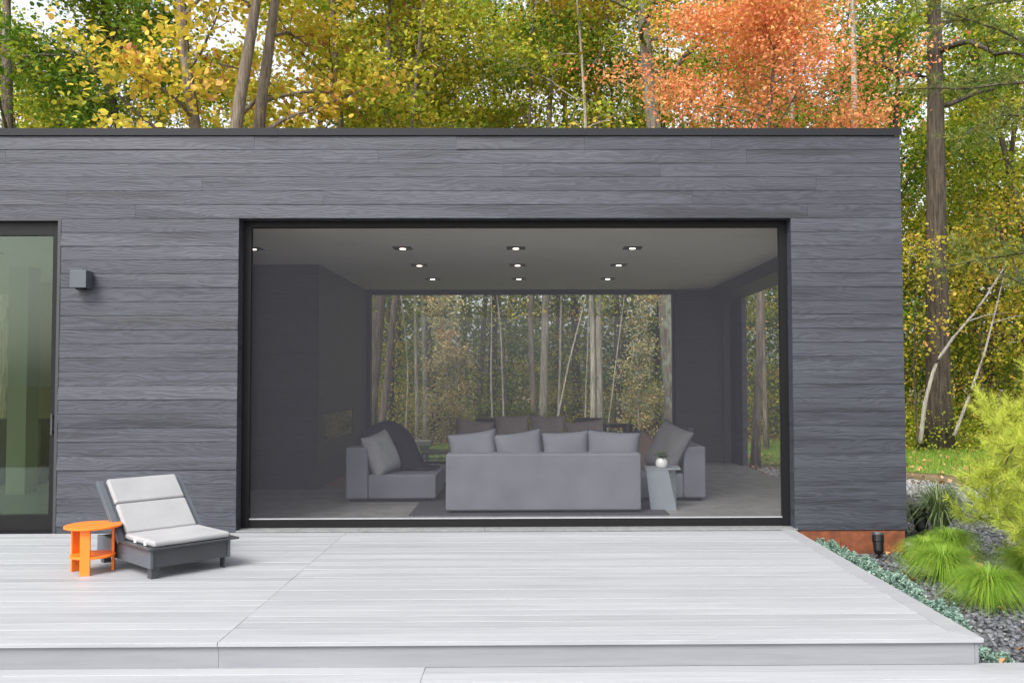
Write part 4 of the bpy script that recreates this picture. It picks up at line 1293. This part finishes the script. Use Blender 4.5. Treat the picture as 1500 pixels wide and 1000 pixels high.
tree(1445, 30, 16, 0.15, 'ygreen', 'bark_dark', 'yellow tree deep in the wood at the right edge', 120, (1.5, 14.5, 4.0), 17000, 0.12, limbs=19, tint=(2.6, 1.8))
tree(1520, 27, 16, 0.15, 'ygreen', 'bark_dark', 'yellow-green tree cut by the right edge of the picture', 121, (1.5, 14.5, 4.0), 14000, 0.12, limbs=19, tint=(2, 2))
tree(1345, 21.2, 5.2, 0.03, 'gold', 'bark_dark', 'young gold-leaved tree in front of the big brown trunk', 122, (1.2, 5.0, 1.1), 1100, 0.10, limbs=9)
tree(1440, 25.5, 6.5, 0.05, 'gold', 'bark_dark', 'young gold-leaved tree right of the big brown trunk', 123, (1.0, 6.2, 2.2), 4200, 0.11, limbs=14, tint=(1.6, 2))

# trunks seen through the back window (and pale ones that stand clear)
wt = [(556, 21, 0.085, 'bark_mid', (0.10, 0), 'leaning grey-brown trunk at the left of the back window'), (572, 26, 0.13, 'bark_dark', (0, 0), 'dark thick trunk beside the leaning one, through the back window'),
      (612, 23, 0.05, 'bark_pale', (0, 0), 'thin pale trunk, left of a close pair, through the back window'), (623, 24, 0.06, 'bark_pale', (0, 0), 'thin pale trunk, right of a close pair, through the back window'),
      (643, 30, 0.10, 'bark_dark', (0, 0), 'dark trunk behind the left sapling, through the back window'), (700, 28, 0.10, 'bark_mid', (0.01, 0), 'mid-brown trunk right of the left sapling, through the back window'),
      (742, 26, 0.055, 'bark_mid', (-0.03, 0), 'thin leaning trunk left of the window centre'), (783, 23, 0.085, 'bark_mid', (0, 0), 'grey trunk at the centre of the back window'),
      (815, 24, 0.035, 'bark_pale', (0.07, 0), 'thin pale stem leaning right near the window centre'), (868, 22, 0.075, 'bark_pale', (0.008, 0), 'pale straight trunk right of the window centre'),
      (905, 25, 0.095, 'bark_dark', (0, 0), 'dark trunk between the pale trunk and the right sapling'), (962, 29, 0.10, 'bark_dark', (0, 0), 'dark trunk at the right end of the back window'),
      (1122, 22, 0.06, 'bark_mid', (0.0, 0), 'grey-brown trunk seen through the side opening')]
for i, (px, d, r, bk, ln, lab) in enumerate(wt):
    tree(px, d, 13, r, ['ygreen', 'green', 'gold'][i % 3], bk, lab, 200 + i, (5.0, 12.5, 2.6), 3600, 0.12, lean=ln, kink=0.015, limbs=10, group='trees seen through the openings')

for i, (px, d, r, ln, lab) in enumerate([(592, 20.5, 0.022, 0.05, 'bare thin stem leaning right beside the left end of the back window'), (722, 21, 0.026, -0.06, 'bare thin stem leaning left, left of the window centre'),
        (737, 22, 0.024, -0.02, 'bare thin upright stem, left of the window centre'), (806, 21.5, 0.028, 0.13, 'bare thin stem leaning strongly right at the window centre'),
        (855, 22, 0.022, 0.0, 'bare thin upright stem just left of the pale straight trunk'), (886, 21, 0.018, 0.06, 'bare thin stem just right of the pale straight trunk')]):
    tree(px, d, 6.5, r, 'ygreen', 'bark_pale', lab, 260 + i, (3.0, 6.4, 0.9), 500, 0.09, lean=(ln, 0), kink=0.03, limbs=8, group='thin stems seen through the back window')

# saplings with sparse pale leaves in front of the wood
tree(664, 19, 3.7, 0.022, 'sapling_leaf', 'bark_pale', 'pale-leaved sapling left of centre through the back window', 301, (0.3, 3.5, 0.62), 5200, 0.055, limbs=26, spr=0.28, name='sapling', group='saplings on the lawn edge', cat='sapling', flat=0.6)
tree(936, 20, 4.0, 0.022, 'sapling_leaf', 'bark_pale', 'pale-leaved sapling right of centre through the back window', 302, (0.3, 3.8, 0.55), 3600, 0.055, limbs=26, spr=0.28, name='sapling', group='saplings on the lawn edge', cat='sapling', flat=0.6)
tree(797, 17.4, 1.15, 0.012, 'green', 'bark_mid', 'small dark green evergreen sapling behind the far sofa', 303, (0.2, 1.1, 0.22), 900, 0.045, limbs=16, spr=0.15, name='sapling', group='saplings on the lawn edge', cat='sapling', flat=0.6)

# bare bent stems at the right
def bent(ptsl, r, label):
    t = tag(empty('bent_stem', tuple(ptsl[0])), label, 'stem', 'bare bent stems at the wood edge')
    p0 = np.array(ptsl[0])
    P = [Vector(np.array(p) - p0) for p in ptsl]
    pts = []
    for i in range(len(P) - 1):
        for k in range(4):
            pts.append(P[i].lerp(P[i + 1], k / 4))
    pts.append(P[-1])
    sm = [pts[0]] + [(pts[i - 1] + pts[i] * 2 + pts[i + 1]) / 4 for i in range(1, len(pts) - 1)] + [pts[-1]]
    MB().tube([tuple(p) for p in sm], list(np.linspace(r, r * 0.35, len(sm))), 8).build('stem', M['bark_pale'], t, smooth=True)
    j = len(sm) * 2 // 3
    MB().tube([tuple(sm[j]), tuple(sm[j] + Vector((0.5, 0.1, 0.15))), tuple(sm[j] + Vector((1.0, 0.2, 0.22)))], [r * 0.4, r * 0.3, r * 0.15], 6).build('side_twig', M['bark_pale'], t, smooth=True)
def at(px, py, d):
    return ((px - 774) * d / 1324, d - 9.0, 1.52 - (py - 552) * d / 1324)
bent([at(1348, 650, 20.6), at(1356, 590, 20.6), at(1372, 535, 20.6), at(1400, 495, 20.6), at(1440, 450, 20.9), at(1482, 385, 21.2)], 0.055, 'bare pale stem arching right in front of the big brown trunk')
bent([at(1398, 640, 20.6), at(1420, 585, 20.6), at(1445, 520, 20.8), at(1462, 460, 21.0), at(1478, 400, 21.2)], 0.04, 'bare pale stem leaning right at the right edge of the wood')

# soft-needled pine boughs reaching in from the right
def big_pine(px, d, label, seed):
    rng = np.random.default_rng(seed)
    X = (px - 774) * d / 1324
    t = tag(empty('pine_tree', (X, d - 9.0, GZ)), label, 'tree', 'pines at the right edge')
    wood = MB()
    tr = np.array([[0.02 * sin(k), 0, -0.1 + k * 1.5] for k in range(11)])
    wood.tube([tuple(p) for p in tr], list(np.linspace(0.2, 0.05, 11)), 10)
    TP, TD = [], []
    for k in range(44):
        h = rng.uniform(2.2, 13.5)
        az = k * 2.399 + rng.uniform(-0.3, 0.3)
        br = shoots((0, 0, h), (cos(az), sin(az), 0.12), rng.uniform(2.2, 3.9) * (1.1 - h / 24), 8, rng, 0.13, 0.0)
        wood.tube([tuple(q) for q in br], list(np.linspace(0.035, 0.008, 9)), 5)
        for q in range(2, 9):
            for j in range(4):
                sb = shoots(br[q], unit(unit(br[q] - br[q - 1]) + rng.normal(size=3) * np.array([0.9, 0.9, 0.35])), rng.uniform(0.25, 0.6), 4, rng, 0.2, 0.08)
                for s0, s1 in zip(sb[:-1], sb[1:]):
                    TP.append((s0 + s1) / 2); TD.append(unit(s1 - s0))
    wood.build('trunk', M['bark_dark'], t, smooth=True)
    TP, TD = np.array(TP), np.array(TD)
    V, F = needles(TP, TD, 13, 0.13, 0.0052, rng, 0.6)
    tt = np.repeat(rng.beta(2, 2, len(TP)), 13) + rng.normal(size=len(TP) * 13) * 0.12
    quads_object('crown', V, F, tt, M['pine'], t)
big_pine(1575, 17.0, 'soft-needled pine reaching in from the right edge of the picture', 401)

# deep wood and undergrowth that read as one mass
def mass(name, n, xr, yr, zfun, size, mat, label, seed, tint=(2, 2), clump=22, cs=(0.5, 0.5, 0.3)):
    rng = np.random.default_rng(seed)
    nc = n // clump
    x = rng.uniform(xr[0], xr[1], nc); y = yr[0] + (yr[1] - yr[0]) * rng.uniform(0, 1, nc)
    z = zfun(rng, nc, x, y)
    c = np.stack([x, y, z], 1)
    C = (c[:, None] + rng.normal(size=(nc, clump, 3)) * np.array(cs)).reshape(-1, 3)
    C[:, 2] = np.maximum(C[:, 2], GZ + 0.03)
    tn = np.repeat(rng.beta(tint[0], tint[1], nc), clump) + rng.normal(size=nc * clump) * 0.13
    V, F = leaf_arrays(C, size, rng)
    return tag(quads_object(name, V, F, np.repeat(tn, 2), M[mat]), label, 'foliage', kind='stuff')
low_z = lambda top: (lambda rng, n, x, y: GZ + top * rng.beta(1.1, 1.7, n) * (0.55 + 0.45 * np.sin(x * 0.9 + y) ** 2))
mass('undergrowth', 36000, (-13, 22), (15.5, 24), low_z(2.4), 0.085, 'ygreen', 'low yellow-green brush along the edge of the wood', 501, (2, 2), 60, (0.42, 0.42, 0.22))
mass('undergrowth', 34000, (-13, 24), (16.0, 26), low_z(3.4), 0.09, 'green', 'low green brush along the edge of the wood', 502, (1.6, 2.6), 60, (0.5, 0.5, 0.25))
mass('undergrowth', 12000, (-12, 22), (16.0, 22), low_z(3.0), 0.085, 'gold', 'gold-leaved brush at the edge of the wood', 503, (1.6, 2), 50, (0.35, 0.35, 0.2))
for q, (mt, nn, sd_) in enumerate((('ygreen', 13000, 511), ('gold', 8000, 512), ('green', 11000, 513))):
    mass('undergrowth', nn, (-8, 7.5), (15.0, 21), lambda rng, n, x, y: 0.6 + 5.0 * rng.uniform(0, 1, n), 0.085, mt,
         ['loose yellow-green sprays at the edge of the wood', 'loose gold sprays at the edge of the wood', 'loose green sprays at the edge of the wood'][q], sd_, (2.2, 1.8), 70, (0.45, 0.45, 0.10))
mass('undergrowth', 9000, (7.2, 15), (12.2, 14.2), lambda rng, n, x, y: GZ + 0.75 * rng.beta(1.2, 1.6, n), 0.075, 'ygreen', 'leafy brush at the foot of the big brown trunk', 514, (1.8, 2), 40, (0.3, 0.3, 0.18))
mass('deep_wood', 60000, (-24, 34), (28, 40), lambda rng, n, x, y: 0.2 + 8.0 * rng.uniform(0, 1, n), 0.24, 'green', 'dense green wood far behind the house', 504, (1.5, 3), 40, (0.9, 0.9, 0.4))
mass('deep_wood', 34000, (-24, 34), (26, 38), lambda rng, n, x, y: 0.5 + 10.5 * rng.beta(1.2, 1.4, n), 0.19, 'ygreen', 'dense yellow-green wood far behind the house', 505, (2, 2), 50, (0.9, 0.9, 0.3))
mass('deep_wood', 40000, (7.5, 24), (18.5, 30), lambda rng, n, x, y: 1.5 + 10.5 * rng.uniform(0, 1, n), 0.12, 'green', 'green foliage in the wood right of the house', 506, (2, 2), 60, (0.6, 0.6, 0.16))
mass('deep_wood', 26000, (7.5, 24), (18.0, 29), lambda rng, n, x, y: 1.0 + 8.0 * rng.uniform(0, 1, n), 0.11, 'ygreen', 'yellow-green foliage in the wood right of the house', 507, (2.4, 1.8), 60, (0.6, 0.6, 0.14))
rr = random.Random(9)
far0 = None
for i in range(26):
    d = rr.uniform(33, 46)
    X = -22 + i * 2.15 + rr.uniform(-0.7, 0.7)
    if far0 is None:
        far0 = tree(0, d, 17, 0.17, 'ygreen', 'bark_dark', 'far straight trunk deep in the wood', 600, (6, 16, 3.2), 5200, 0.19, X=X, kink=0.02, limbs=11, group='far trunks deep in the wood')
    else:
        c = copy_tree(far0)
        c.location = (X, d - 9.0, GZ)
        s = rr.uniform(0.8, 1.15)
        c.scale = (s, s, rr.uniform(0.9, 1.1))
        c.rotation_euler = (0, 0, rr.uniform(0, 6.28))
